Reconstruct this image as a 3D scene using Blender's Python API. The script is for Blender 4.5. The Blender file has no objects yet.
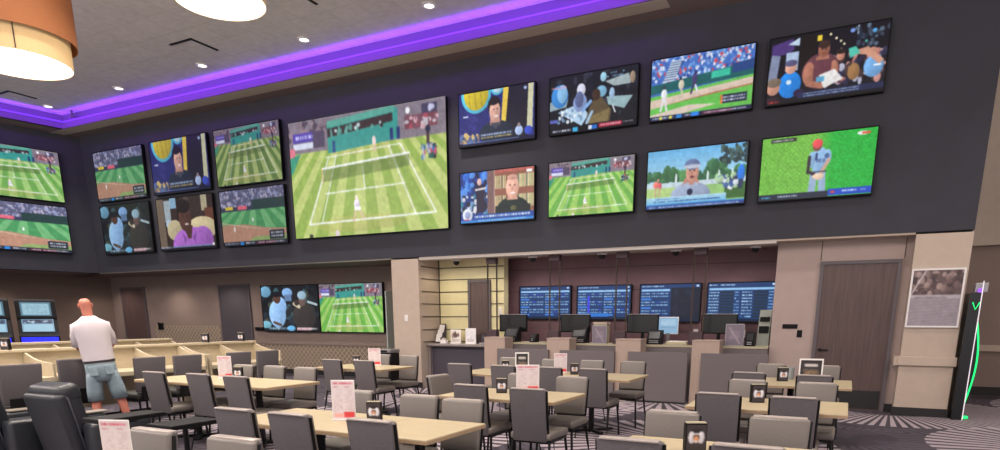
import bpy, bmesh, math, random
import numpy as np
from mathutils import Vector, Matrix
random.seed(7)
PI = math.pi
C = bpy.context.scene.collection
sc = bpy.context.scene

# ------------------------------------------------------------------ camera, world, exposure
F_PX, CX, CY, HC, HZ = 646.0, 515.0, 471.0, 1.5, 318.0
TH = math.atan((CY-HZ)/F_PX)
YAW = math.atan2((850-CX)/F_PX, math.cos(TH)+math.tan(TH)*math.sin(TH))
cam = bpy.data.objects.new('camera', bpy.data.cameras.new('camera')); C.objects.link(cam)
cam.location = (0, 0, HC); cam.rotation_euler = (PI/2-TH, 0, YAW)
cam.data.sensor_width = 36; cam.data.lens = 36*F_PX/1000
cam.data.shift_x = (500-CX)/1000; cam.data.shift_y = (CY-225)/1000
cam.data.clip_start = .05; cam.data.clip_end = 200
sc.camera = cam
wd = bpy.data.worlds.new('world'); sc.world = wd; wd.use_nodes = True
wd.node_tree.nodes['Background'].inputs[0].default_value = (1.0, .93, .92, 1)
wd.node_tree.nodes['Background'].inputs[1].default_value = .86
sc.view_settings.view_transform = 'Standard'; sc.view_settings.look = 'None'
sc.view_settings.gamma = 1; sc.view_settings.use_curve_mapping = False
sc.view_settings.exposure = 0.5
EX = 2**.5        # screens and lamps are set in display brightness, so their strength is divided by this

def add_light(kind, loc, power, col=(1, 1, 1), rot=(0, 0, 0), size=.2, size_y=None, spot=None, blend=.6):
    l = bpy.data.lights.new('lamp_light', kind); l.energy = power; l.color = col
    if kind == 'AREA':
        l.size = size
        if size_y: l.shape = 'RECTANGLE'; l.size_y = size_y
    else: l.shadow_soft_size = size
    if kind == 'SPOT': l.spot_size = spot; l.spot_blend = blend
    o = bpy.data.objects.new('lamp_light', l); C.objects.link(o); o.location = loc; o.rotation_euler = rot
    return o

YB = 11.84; ZB0 = 2.75; ZB1 = 6.29; ZU = 6.61        # bulkhead plane, its bottom, soffit, upper ceiling
# row of purple LED light in the ceiling cove
VIO = (.29, .01, .95)
SL = math.atan(.2)
add_light('AREA', (-10.8, 11.0, 6.47), 13, (.13, .03, 1.0), (PI, 0, 0), 15.4, .06)
add_light('AREA', (-10.8, 10.86, 6.38), 48, VIO, (math.radians(98), 0, 0), 15.4, .06)
add_light('AREA', (-19.15, 8.2, 6.47), 5, (.13, .03, 1.0), (PI, 0, PI/2-SL), 5.8, .06)
add_light('AREA', (-18.95, 8.2, 6.38), 18, VIO, (math.radians(98), 0, PI/2-SL), 5.8, .06)
# added fill lights out of view, with no lamp bodies, to brighten the ceiling
for x, y in ((-1.5, 1.2), (-12.5, .8), (-16.5, 3.2), (2.8, 4.5), (-6.5, -1.5)):
    add_light('POINT', (x, y, 5.5), 330, (1, .88, .8), size=.45)

# ------------------------------------------------------------------ helpers
def s2l(c):
    c = np.asarray(c, float); return np.where(c <= .04045, c/12.92, ((c+.055)/1.055)**2.4)
def rgb(r, g, b): return tuple(float(v) for v in s2l((r/255, g/255, b/255)))+(1.0,)
def mat(name, col, rough=.6, metal=0, noise=0, nscale=20, emit=0, bump=0, stretch=None, coat=0):
    m = bpy.data.materials.new(name); m.use_nodes = True; nt = m.node_tree; b = nt.nodes['Principled BSDF']
    c = rgb(*col); b.inputs['Base Color'].default_value = c; b.inputs['Roughness'].default_value = rough
    b.inputs['Metallic'].default_value = metal; b.inputs['Coat Weight'].default_value = coat
    if emit: b.inputs['Emission Color'].default_value = c; b.inputs['Emission Strength'].default_value = emit/EX
    if noise or bump:
        tc = nt.nodes.new('ShaderNodeTexCoord'); mp = nt.nodes.new('ShaderNodeMapping'); nz = nt.nodes.new('ShaderNodeTexNoise')
        nt.links.new(tc.outputs['Object'], mp.inputs[0]); nt.links.new(mp.outputs[0], nz.inputs['Vector'])
        nz.inputs['Scale'].default_value = nscale; nz.inputs['Detail'].default_value = 4
        if stretch: mp.inputs['Scale'].default_value = stretch
        if noise:
            r = nt.nodes.new('ShaderNodeValToRGB'); nt.links.new(nz.outputs['Fac'], r.inputs[0])
            r.color_ramp.elements[0].position = .3; r.color_ramp.elements[1].position = .7
            r.color_ramp.elements[0].color = tuple(v*(1-noise) for v in c[:3])+(1,)
            r.color_ramp.elements[1].color = tuple(min(1, v*(1+noise)) for v in c[:3])+(1,)
            nt.links.new(r.outputs[0], b.inputs['Base Color'])
        if bump:
            bp = nt.nodes.new('ShaderNodeBump'); bp.inputs['Strength'].default_value = bump; bp.inputs['Distance'].default_value = .01
            nt.links.new(nz.outputs['Fac'], bp.inputs['Height']); nt.links.new(bp.outputs[0], b.inputs['Normal'])
    return m

M = dict(
    navy=mat('charcoal_paint', (48, 49, 59), .75, noise=.08, nscale=3),
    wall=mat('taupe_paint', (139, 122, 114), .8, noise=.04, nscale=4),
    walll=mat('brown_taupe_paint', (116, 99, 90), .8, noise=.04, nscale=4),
    cream=mat('beige_vinyl', (184, 168, 154), .75, noise=.04, nscale=6),
    panelw=mat('mauve_grey_paint', (172, 154, 148), .75, noise=.03, nscale=6),
    yellow=mat('cream_panel', (222, 213, 168), .6, noise=.03, nscale=6),
    groove=mat('groove_brown', (62, 50, 42), .7),
    plum=mat('plum_brown_panel', (116, 86, 94), .6, noise=.06, nscale=5),
    soffit=mat('soffit_taupe', (126, 110, 106), .8),
    doorw=mat('dark_walnut', (84, 66, 64), .5, noise=.22, nscale=3.2, stretch=(9, 9, .5)),
    doorg=mat('grey_door_paint', (74, 70, 76), .6), frame=mat('door_frame_paint', (92, 84, 90), .5),
    black=mat('black_plastic', (13, 13, 16), .55), blackm=mat('black_metal', (24, 23, 25), .35, .5),
    base=mat('black_rubber_base', (28, 26, 28), .6),
    wood=mat('pale_maple', (182, 168, 137), .4, noise=.07, nscale=4, stretch=(1.2, 8, 8)),
    woodv=mat('carrel_maple', (184, 171, 146), .45, noise=.06, nscale=4, stretch=(2, 2, 6)),
    woode=mat('maple_edge', (160, 136, 108), .5),
    leather=mat('grey_leather', (109, 103, 98), .38, bump=.15, nscale=60),
    cloth=mat('charcoal_mauve_fabric', (90, 85, 88), .85, noise=.1, nscale=90, bump=.2),
    darkseat=mat('dark_green_grey_vinyl', (54, 54, 52), .45),
    blk=mat('taupe_laminate', (172, 152, 140), .6, noise=.06, nscale=40),
    greyp=mat('grey_textured_panel', (108, 101, 103), .7, noise=.07, nscale=60),
    lightc=mat('pale_counter', (176, 168, 142), .5), stone=mat('grey_counter', (132, 124, 122), .4, noise=.1, nscale=30),
    deskf=mat('slate_laminate', (70, 66, 78), .6), white=mat('white_plastic', (225, 222, 222), .5),
    rec=mat('dark_slate_leather', (36, 39, 45), .42, bump=.3, nscale=25), recp=mat('leather_piping', (74, 74, 84), .3),
    trim=mat('champagne_trim', (150, 142, 132), .35, .3),
    shade=mat('orange_brown_drum', (156, 98, 58), .8, noise=.05, nscale=60, emit=.03),
    shadei=mat('cream_drum', (206, 176, 128), .8, noise=.03, nscale=60, emit=.14),
    diff=mat('lamp_diffuser', (255, 248, 232), .5, emit=2.2), bulb=mat('downlight_glass', (255, 250, 240), .4, emit=3),
    led=mat('purple_led', (118, 66, 255), .5, emit=.6), green=mat('green_led', (20, 235, 120), .5, emit=1.0),
    blue=mat('blue_led', (20, 30, 235), .5, emit=.9), violet=mat('violet_led', (150, 90, 220), .5, emit=.7),
    skin=mat('skin', (194, 120, 102), .55, noise=.08, nscale=8), shirt=mat('white_cotton', (196, 188, 194), .85, bump=.25, nscale=14),
    denim=mat('pale_denim', (136, 154, 164), .85, noise=.14, nscale=16, bump=.3), belt=mat('dark_belt', (40, 40, 46), .5),
    shoe=mat('grey_shoe', (120, 112, 108), .6), sole=mat('shoe_sole', (200, 196, 190), .6), eye=mat('eye_dark', (40, 34, 34), .3),
    steel=mat('brushed_steel', (150, 148, 150), .35, .6), glassd=mat('dark_screen', (10, 14, 18), .3),
)
def attr_mat(name, emission):
    m = bpy.data.materials.new(name); m.use_nodes = True; nt = m.node_tree; b = nt.nodes['Principled BSDF']
    a = nt.nodes.new('ShaderNodeAttribute'); a.attribute_name = 'Col'
    if emission:
        b.inputs['Base Color'].default_value = (.01, .01, .012, 1); b.inputs['Roughness'].default_value = .35
        b.inputs['Specular IOR Level'].default_value = .2
        nt.links.new(a.outputs['Color'], b.inputs['Emission Color']); b.inputs['Emission Strength'].default_value = emission/EX
    else:
        nt.links.new(a.outputs['Color'], b.inputs['Base Color']); b.inputs['Roughness'].default_value = .5
    return m
M['plumd'] = mat('dark_plum_bracket', (66, 48, 56), .6)
M['black'].node_tree.nodes['Principled BSDF'].inputs['Specular IOR Level'].default_value = .2
M['cove'] = mat('cove_glow_tint', (98, 72, 124), .8)  # violet base colour adds the LED glow to the fascia
M['screen'] = attr_mat('lit_screen', 1.0); M['screen_dim'] = attr_mat('dim_lit_screen', .7); M['print'] = attr_mat('printed_card', 0)

# ceiling tiles
def ceiling_mat():
    m = mat('acoustic_tile', (216, 210, 212), .9, noise=.07, nscale=9, bump=.4)
    nt = m.node_tree; b = nt.nodes['Principled BSDF']; src = b.inputs['Base Color'].links[0].from_socket
    tc = nt.nodes.new('ShaderNodeTexCoord'); br = nt.nodes.new('ShaderNodeTexBrick')
    br.offset = 0; br.inputs['Scale'].default_value = 1; br.inputs['Brick Width'].default_value = .61; br.inputs['Row Height'].default_value = .61
    br.inputs['Mortar Size'].default_value = .012; br.inputs['Color1'].default_value = (1, 1, 1, 1); br.inputs['Color2'].default_value = (.93, .93, .93, 1); br.inputs['Mortar'].default_value = (.88, .88, .88, 1)
    nt.links.new(tc.outputs['Object'], br.inputs['Vector'])
    mx = nt.nodes.new('ShaderNodeMix'); mx.data_type = 'RGBA'; mx.blend_type = 'MULTIPLY'; mx.inputs[0].default_value = 1
    nt.links.new(src, mx.inputs[6]); nt.links.new(br.outputs['Color'], mx.inputs[7]); nt.links.new(mx.outputs[2], b.inputs['Base Color'])
    return m
M['ceil'] = ceiling_mat()

# carpet: sunbursts of pale rays on charcoal with thin plum lines
def carpet_mat():
    m = bpy.data.materials.new('sunburst_carpet'); m.use_nodes = True; nt = m.node_tree; N = nt.nodes; L = nt.links
    b = N['Principled BSDF']; b.inputs['Roughness'].default_value = .95
    tc = N.new('ShaderNodeTexCoord')
    def math_(op, a=None, bb=None, va=None, vb=None):
        n = N.new('ShaderNodeMath'); n.operation = op
        if a: L.new(a, n.inputs[0])
        elif va is not None: n.inputs[0].default_value = va
        if bb: L.new(bb, n.inputs[1])
        elif vb is not None: n.inputs[1].default_value = vb
        return n.outputs[0]
    def burst(scale, off, nrays, r0, r1):
        mp = N.new('ShaderNodeMapping'); mp.inputs['Location'].default_value = off; L.new(tc.outputs['Object'], mp.inputs[0])
        vo = N.new('ShaderNodeTexVoronoi'); vo.inputs['Scale'].default_value = scale; vo.inputs['Randomness'].default_value = .45; vo.voronoi_dimensions = '2D'
        L.new(mp.outputs[0], vo.inputs['Vector'])
        sb = N.new('ShaderNodeVectorMath'); sb.operation = 'SUBTRACT'; L.new(mp.outputs[0], sb.inputs[0]); L.new(vo.outputs['Position'], sb.inputs[1])
        sp = N.new('ShaderNodeSeparateXYZ'); L.new(sb.outputs[0], sp.inputs[0])
        an = math_('ARCTAN2', sp.outputs[1], sp.outputs[0]); st = math_('SINE', math_('MULTIPLY', an, vb=nrays))
        ray = math_('GREATER_THAN', st, vb=-.1)
        ln = N.new('ShaderNodeVectorMath'); ln.operation = 'LENGTH'; L.new(sb.outputs[0], ln.inputs[0])
        ring = math_('MULTIPLY', math_('GREATER_THAN', ln.outputs['Value'], vb=r0), math_('LESS_THAN', ln.outputs['Value'], vb=r1))
        return math_('MULTIPLY', ray, ring)
    def fan(cx, cy, nrays, r0, r1, duty=-.1):
        sb = N.new('ShaderNodeVectorMath'); sb.operation = 'SUBTRACT'; L.new(tc.outputs['Object'], sb.inputs[0]); sb.inputs[1].default_value = (cx, cy, 0)
        sp = N.new('ShaderNodeSeparateXYZ'); L.new(sb.outputs[0], sp.inputs[0])
        an = math_('ARCTAN2', sp.outputs[1], sp.outputs[0]); ray = math_('GREATER_THAN', math_('SINE', math_('MULTIPLY', an, vb=nrays)), vb=duty)
        x2 = math_('MULTIPLY', sp.outputs[0], sp.outputs[0]); y2 = math_('MULTIPLY', sp.outputs[1], sp.outputs[1]); ln = math_('SQRT', math_('ADD', x2, y2))
        return math_('MULTIPLY', ray, math_('MULTIPLY', math_('GREATER_THAN', ln, vb=r0), math_('LESS_THAN', ln, vb=r1)))
    a1 = fan(.75, 12.5, 86, .8, 2.0, -.1)
    for q in ((-3.0, 12.1, 40, .35, 1.7), (3.0, 9.4, 50, .8, 2.0, -.2), (-1.7, 8.0, 44, .5, 1.8), (-4.9, 10.3, 48, .6, 1.9), (-5.4, 6.9, 50, .5, 1.8), (-7.5, 10.6, 44, .5, 1.8), (-7.9, 7.0, 44, .4, 1.5), (-4.2, 4.6, 40, .5, 1.6), (4.6, 14.0, 50, .8, 2.2), (-2.2, 1.9, 44, .5, 1.7), (-6.6, 2.9, 44, .5, 1.6), (1.6, 5.0, 60, .8, 2.4)):
        a1 = math_('MAXIMUM', a1, fan(*q))
    a2 = burst(.5, (2.1, 1.4, 0), 46, .7, 1.5)
    wv = N.new('ShaderNodeTexWave'); wv.inputs['Scale'].default_value = 4.2; wv.bands_direction = 'Y'; L.new(tc.outputs['Object'], wv.inputs['Vector'])
    wl = math_('GREATER_THAN', wv.outputs['Fac'], vb=.86)
    nz = N.new('ShaderNodeTexNoise'); nz.inputs['Scale'].default_value = 1.3; L.new(tc.outputs['Object'], nz.inputs['Vector'])
    ww = math_('MULTIPLY', wl, math_('GREATER_THAN', nz.outputs['Fac'], vb=.5))
    def mix(f, c1, c2):
        x = N.new('ShaderNodeMix'); x.data_type = 'RGBA'; L.new(f, x.inputs[0])
        if isinstance(c1, tuple): x.inputs[6].default_value = c1
        else: L.new(c1, x.inputs[6])
        x.inputs[7].default_value = c2; return x.outputs[2]
    c = mix(ww, rgb(54, 49, 58), rgb(92, 83, 96)); c = mix(a2, c, rgb(78, 71, 82)); c = mix(a1, c, rgb(168, 156, 163))
    L.new(c, b.inputs['Base Color'])
    return m
M['carpet'] = carpet_mat()

class MB:
    def __init__(s): s.bm = bmesh.new()
    def box(s, x0, x1, y0, y1, z0, z1, bev=0, seg=2, rot=None, piv=None):
        t = bmesh.new(); bmesh.ops.create_cube(t, size=1)
        bmesh.ops.scale(t, vec=(abs(x1-x0), abs(y1-y0), abs(z1-z0)), verts=t.verts)
        bmesh.ops.translate(t, vec=((x0+x1)/2, (y0+y1)/2, (z0+z1)/2), verts=t.verts)
        if bev: bmesh.ops.bevel(t, geom=t.edges[:], offset=bev, segments=seg, profile=.5, affect='EDGES')
        if rot: bmesh.ops.rotate(t, cent=piv or ((x0+x1)/2, (y0+y1)/2, (z0+z1)/2), matrix=rot, verts=t.verts)
        s._m(t); return s
    def _m(s, t):
        me = bpy.data.meshes.new('t'); t.to_mesh(me); t.free(); s.bm.from_mesh(me); bpy.data.meshes.remove(me)
    def tube(s, pts, r, n=8, cap=True, radii=None):
        pts = [Vector(p) for p in pts]; rings = []
        for i, p in enumerate(pts):
            d = (pts[min(i+1, len(pts)-1)]-pts[max(i-1, 0)]).normalized()
            up = Vector((0, 0, 1)) if abs(d.z) < .95 else Vector((0, 1, 0))
            u = d.cross(up).normalized(); v = u.cross(d); rr = radii[i] if radii else r
            rings.append([s.bm.verts.new(p+(u*math.cos(2*PI*k/n)+v*math.sin(2*PI*k/n))*rr) for k in range(n)])
        for a, b in zip(rings, rings[1:]):
            for k in range(n): s.bm.faces.new((a[k], a[(k+1) % n], b[(k+1) % n], b[k]))
        if cap: s.bm.faces.new(rings[0]); s.bm.faces.new(rings[-1][::-1])
        return s
    def lathe(s, prof, c=(0, 0, 0), n=32, sx=1, sy=1):
        rings = []
        for r, z in prof:
            rings.append([s.bm.verts.new((c[0]+sx*r*math.cos(2*PI*k/n), c[1]+sy*r*math.sin(2*PI*k/n), c[2]+z)) for k in range(n)])
        for a, b in zip(rings, rings[1:]):
            for k in range(n): s.bm.faces.new((a[k], a[(k+1) % n], b[(k+1) % n], b[k]))
        return s
    def disc(s, c, r, n=32, sx=1, sy=1):
        s.bm.faces.new([s.bm.verts.new((c[0]+sx*r*math.cos(2*PI*k/n), c[1]+sy*r*math.sin(2*PI*k/n), c[2])) for k in range(n)]); return s
    def prism(s, poly, axis, a0, a1):
        def P(u, v, a): return {'x': (a, u, v), 'y': (u, a, v), 'z': (u, v, a)}[axis]
        A = [s.bm.verts.new(P(u, v, a0)) for u, v in poly]; B = [s.bm.verts.new(P(u, v, a1)) for u, v in poly]; n = len(poly)
        s.bm.faces.new(A); s.bm.faces.new(B[::-1])
        for k in range(n): s.bm.faces.new((A[k], B[k], B[(k+1) % n], A[(k+1) % n]))
        return s
    def quad(s, *p): s.bm.faces.new([s.bm.verts.new(q) for q in p]); return s
    def loft(s, rings, cap=True):
        R = [[s.bm.verts.new(p) for p in r] for r in rings]; n = len(R[0])
        for a, b in zip(R, R[1:]):
            for k in range(n): s.bm.faces.new((a[k], a[(k+1) % n], b[(k+1) % n], b[k]))
        if cap: s.bm.faces.new(R[0]); s.bm.faces.new(R[-1][::-1])
        return s
    def build(s, name, m, parent=None, smooth=False, **props):
        bmesh.ops.recalc_face_normals(s.bm, faces=s.bm.faces[:])
        me = bpy.data.meshes.new(name); s.bm.to_mesh(me); s.bm.free()
        if smooth:
            for p in me.polygons: p.use_smooth = True
        me.materials.append(m); o = bpy.data.objects.new(name, me); C.objects.link(o); o.parent = parent
        if smooth == 'auto':
            try: me.set_sharp_from_angle(angle=math.radians(38))
            except Exception: pass
        for k, v in props.items(): o[k] = v
        return o
def tag(o, label, cat, group=None):
    o['label'] = label; o['category'] = cat
    if group: o['group'] = group
    return o
def thing(name, label, cat, loc=(0, 0, 0), rz=0, group=None):
    o = bpy.data.objects.new(name, None); C.objects.link(o); o.location = loc; o.rotation_euler = (0, 0, rz); o.empty_display_size = .1
    return tag(o, label, cat, group)
def copy_tree(o, parent=None):
    c = o.copy(); C.objects.link(c); c.parent = parent
    for ch in list(o.children): copy_tree(ch, c)
    return c
def struct(mb, name, m, parent=None): return mb.build(name, m, parent, kind='structure')
def sbox(name, m, *a, **k): return struct(MB().box(*a, **k), name, m)

# ------------------------------------------------------------------ painter for screens and printed cards
class Pic:
    def __init__(s, W, H, bg=(0, 0, 0), ss=2):
        s.W, s.H, s.ss = W, H, ss; s.a = np.zeros((H*ss, W*ss, 3)); s.a[:] = np.array(bg)/255
        yy, xx = np.mgrid[0:H*ss, 0:W*ss]; s.x = (xx+.5)/(W*ss); s.y = (yy+.5)/(H*ss); s.asp = W/H
        s.rn = np.random.RandomState(3)
    def put(s, m, c, al=1):
        s.a[m] = s.a[m]*(1-al)+np.array(c)/255*al; return s
    def rect(s, x0, y0, x1, y1, c, al=1): return s.put((s.x >= x0) & (s.x < x1) & (s.y >= y0) & (s.y < y1), c, al)
    def ell(s, cx, cy, rx, ry, c, al=1, rot=0):
        dx = (s.x-cx)*s.asp; dy = s.y-cy; co, si = math.cos(rot), math.sin(rot)
        m = ((dx*co+dy*si)/(rx*s.asp))**2+((-dx*si+dy*co)/ry)**2 <= 1
        if rx*s.asp > .03 and ry > .04:    # a rounded thing in the broadcast picture
            f = (1.03-.10*(dx/(rx*s.asp))-.08*(dy/ry))[m][:, None]; s.a[m] = s.a[m]*(1-al)+np.clip(np.array(c)/255*f, 0, 1)*al; return s
        return s.put(m, c, al)
    def blur(s, n=1):
        for _ in range(n):
            for ax in (0, 1): s.a = (np.roll(s.a, 1, ax)+2*s.a+np.roll(s.a, -1, ax))/4 if True else s.a
        return s
    def poly(s, pts, c, al=1):
        m = np.zeros(s.x.shape, bool); n = len(pts)
        for i in range(n):
            x0, y0 = pts[i]; x1, y1 = pts[(i+1) % n]
            if y0 == y1: continue
            k = ((s.y < y0) != (s.y < y1)) & (s.x < (x1-x0)*(s.y-y0)/(y1-y0)+x0); m ^= k
        return s.put(m, c, al)
    def line(s, x0, y0, x1, y1, w, c, al=1):
        dx, dy = (x1-x0)*s.asp, y1-y0; L = math.hypot(dx, dy)+1e-9; px = (s.x-x0)*s.asp; py = s.y-y0
        t = np.clip((px*dx+py*dy)/L**2, 0, 1); d = np.hypot(px-t*dx, py-t*dy); return s.put(d < w/2, c, al)
    def vgrad(s, x0, y0, x1, y1, c0, c1):
        m = (s.x >= x0) & (s.x < x1) & (s.y >= y0) & (s.y < y1); t = ((s.y-y0)/(y1-y0))[m][:, None]
        s.a[m] = (np.array(c0)*(1-t)+np.array(c1)*t)/255; return s
    def blobs(s, x0, y0, x1, y1, cols, n, r, al=.9):
        for i in range(n):
            s.ell(s.rn.uniform(x0, x1), s.rn.uniform(y0, y1), r*s.rn.uniform(.5, 1.3)/s.asp, r*s.rn.uniform(.6, 1.6), cols[s.rn.randint(len(cols))], al)
        return s
    def text(s, x0, y0, x1, y1, c, rows=1, fill=.78):
        rh = (y1-y0)/rows
        for r in range(rows):
            x = x0
            while x < x1:
                w = s.rn.uniform(.25, .8)*rh/s.asp*1.2
                if s.rn.rand() < fill+.2: s.rect(x, y0+r*rh+rh*.15, min(x+w, x1), y0+r*rh+rh*.75, c, s.rn.uniform(.5, 1))
                x += w+rh*.16/s.asp
        return s
    def noise(s, amt):
        n = s.rn.normal(0, amt, (s.H, s.W)); s.a += np.kron(n, np.ones((s.ss, s.ss)))[..., None]; return s
    def mesh(s, name, w, h, m, parent=None, loc=(0, 0, 0)):
        if s.W > 50:
            for q_, am in ((4, .014), (9, .016)):
                hh, ww = s.a.shape[0]//q_+2, s.a.shape[1]//q_+2; nn = np.kron(s.rn.normal(0, am, (hh, ww)), np.ones((q_, q_)))[:s.a.shape[0], :s.a.shape[1]]
                for _ in range(3): nn = (np.roll(nn, 1, 0)+nn+np.roll(nn, -1, 0))/3; nn = (np.roll(nn, 1, 1)+nn+np.roll(nn, -1, 1))/3
                s.a = s.a*(1+nn[..., None]*1.6)
        s.blur(2); a = np.clip(s.a, 0, 1).reshape(s.H, s.ss, s.W, s.ss, 3).mean((1, 3)); W, H = s.W, s.H
        xs = np.linspace(-w/2, w/2, W); zs = np.linspace(h/2, -h/2, H)
        co = np.zeros((H, W, 3)); co[..., 0] = xs[None]; co[..., 2] = zs[:, None]
        idx = np.arange(W*H).reshape(H, W)
        f = np.stack([idx[:-1, :-1], idx[1:, :-1], idx[1:, 1:], idx[:-1, 1:]], -1).reshape(-1, 4)
        me = bpy.data.meshes.new(name); me.vertices.add(W*H); me.vertices.foreach_set('co', co.ravel())
        me.loops.add(f.size); me.loops.foreach_set('vertex_index', f.ravel().astype(np.int32))
        me.polygons.add(len(f)); me.polygons.foreach_set('loop_start', np.arange(0, f.size, 4, dtype=np.int32))
        me.polygons.foreach_set('loop_total', np.full(len(f), 4, np.int32)); me.update(calc_edges=True)
        at = me.color_attributes.new('Col', 'FLOAT_COLOR', 'POINT')
        col = np.ones((W*H, 4)); col[:, :3] = s2l(a.reshape(-1, 3)); at.data.foreach_set('color', col.ravel().astype(np.float32))
        me.materials.append(m); me.validate()
        o = bpy.data.objects.new(name, me); C.objects.link(o); o.parent = parent; o.location = loc
        return o

WH = (245, 248, 250)
def ticker(p, base=(16, 20, 38)):
    p.rect(0, .93, 1, 1, base)
    p.text(.03, .94, .25, .99, (200, 205, 220)); p.rect(.27, .935, .33, 1, (40, 130, 210)); p.text(.36, .94, .5, .99, (210, 210, 220))
    p.rect(.53, .94, .82, .995, (120, 30, 50), .6); p.text(.55, .945, .95, .985, (225, 215, 225))
def tennis(W=150, H=86, g1=(190, 204, 122), g2=(150, 178, 84), tone=0):
    p = Pic(W, H, (110, 100, 112))
    p.rect(0, 0, 1, .3, (132, 122, 134)).noise(.03)
    p.blobs(0, .02, .27, .16, [(130, 110, 120), (80, 70, 84), (150, 130, 140)], 60, .02)
    # court, far to near, with mowing stripes
    yh = .27
    t = (p.y-yh)/(1-yh)
    u = (p.x-.5)/(.34+.42*np.clip(t, 0, 1)+1e-6)
    m = p.y > yh; st = (np.floor((u+2)*8.5) % 2) == 0
    p.put(m & st, g1).put(m & ~st, g2)
    p.put(m & (np.abs(u) > 1.15) & st, tuple(int(v*.97) for v in g1))
    p.ell(.47, .29, .2, .045, (206, 190, 120), .35); p.ell(.46, .9, .3, .07, (176, 168, 96), .4)
    # far wall
    p.poly([(.27, .07), (.72, .02), (.72, .26), (.27, .3)], (56, 150, 142)); p.poly([(.27, .04), (.7, .0), (.7, .05), (.27, .09)], (90, 165, 150))
    p.poly([(.27, .10), (.69, .055), (.69, .12), (.27, .17)], (58, 44, 46)); p.blobs(.28, .1, .68, .15, [(200, 220, 225), (90, 160, 150), (40, 30, 30)], 16, .018)
    p.rect(.03, .1, .18, .18, (90, 72, 170)); p.text(.05, .115, .17, .165, (190, 190, 240)); p.rect(.03, .185, .17, .235, (215, 220, 240)); p.rect(.17, .1, .25, .24, (84, 74, 98))
    p.rect(.0, .22, .04, .3, (220, 120, 140)); p.poly([(0, .3), (.08, .27), (.02, .42), (0, .45)], (60, 150, 125))
    p.rect(.76, .1, .95, .2, (120, 70, 80)); p.blobs(.76, .1, .96, .2, [(220, 180, 190), (180, 80, 96), (200, 196, 204), (120, 80, 96)], 30, .018)
    p.rect(.86, .03, .95, .1, (70, 66, 92)); p.blobs(.88, .05, .93, .08, [(200, 200, 230)], 4, .02); p.ell(.78, .06, .013, .025, (250, 250, 255))
    p.rect(.67, .17, .69, .26, (30, 50, 110)); p.rect(.71, .17, .73, .26, (30, 50, 110)); p.rect(.3, .2, .32, .3, (40, 80, 130))
    # lines
    def L(x0, y0, x1, y1, w=.012): p.line(x0, y0, x1, y1, w, WH, .95)
    L(.11, .88, .27, .33); L(.93, .86, .73, .3); L(.20, .87, .32, .33, .01); L(.81, .865, .66, .31, .01)
    L(.11, .88, .93, .86, .014); L(.25, .33, .73, .3, .008); L(.235, .63, .75, .61, .01); L(.5, .62, .49, .44, .01)
    p.poly([(.22, .42), (.78, .38), (.78, .48), (.22, .53)], (70, 92, 44), .45); p.line(.22, .42, .78, .38, .016, WH)
    p.line(.22, .42, .22, .53, .012, (235, 190, 150))
    # players, umpire
    p.ell(.44, .74, .018, .045, (225, 215, 235)); p.ell(.44, .685, .01, .02, (250, 235, 220)); p.line(.43, .78, .415, .88, .016, (225, 190, 165)); p.line(.45, .78, .48, .86, .016, (225, 190, 165)); p.rect(.425, .76, .465, .79, (250, 250, 255))
    p.ell(.57, .25, .012, .04, (240, 215, 210)); p.line(.57, .28, .575, .33, .012, (230, 190, 180))
    p.rect(.885, .2, .903, .4, (76, 54, 52)); p.ell(.895, .22, .014, .03, (40, 38, 66)); p.blobs(.855, .34, .94, .44, [(50, 60, 90), (60, 120, 190), (180, 80, 110), (40, 40, 56), (190, 190, 205), (30, 90, 90)], 36, .016)
    p.ell(.3, .975, .014, .03, (230, 215, 220)); p.ell(.115, .985, .014, .02, (50, 60, 40))
    if tone: p.a = p.a*(1-tone)+np.array((.75, .85, .72))*tone*p.a.mean(2, keepdims=True)*1.2
    return p.noise(.012)
def ballfield(W=140, H=86):
    p = Pic(W, H, (96, 98, 128)); p.blobs(0, 0, 1, .36, [(150, 158, 200), (176, 176, 210), (110, 110, 140), (90, 90, 120), (190, 180, 200)], 300, .026)
    p.rect(.5, .2, 1, .38, (40, 66, 66)); p.rect(0, .3, .5, .38, (60, 64, 90)); p.rect(.08, .29, .2, .35, (230, 205, 70)); p.rect(.28, .29, .42, .36, (230, 110, 130))
    m = p.y > .38; u = (p.x-.55)/(.35+(p.y-.38)*1.1); st = np.floor((u+4)*5) % 2 == 0
    p.put(m & st, (78, 156, 98)).put(m & ~st, (118, 186, 126))
    p.poly([(0, .62), (.35, .62), (.75, .72), (1, .74), (1, 1), (0, 1)], (190, 144, 122)); p.poly([(.5, .86), (1, .84), (1, .95), (.4, .95)], (150, 175, 110))
    p.line(0, .58, .6, .72, .02, (214, 186, 160)); p.ell(.5, .55, .01, .04, WH); p.ell(.2, .7, .012, .05, WH); p.ell(.75, .78, .01, .04, (230, 230, 240))
    p.rect(.74, .76, .96, .92, (30, 36, 50)); p.text(.76, .78, .94, .9, (220, 225, 235), 2); ticker(p, (30, 38, 56)); return p.noise(.015)
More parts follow.
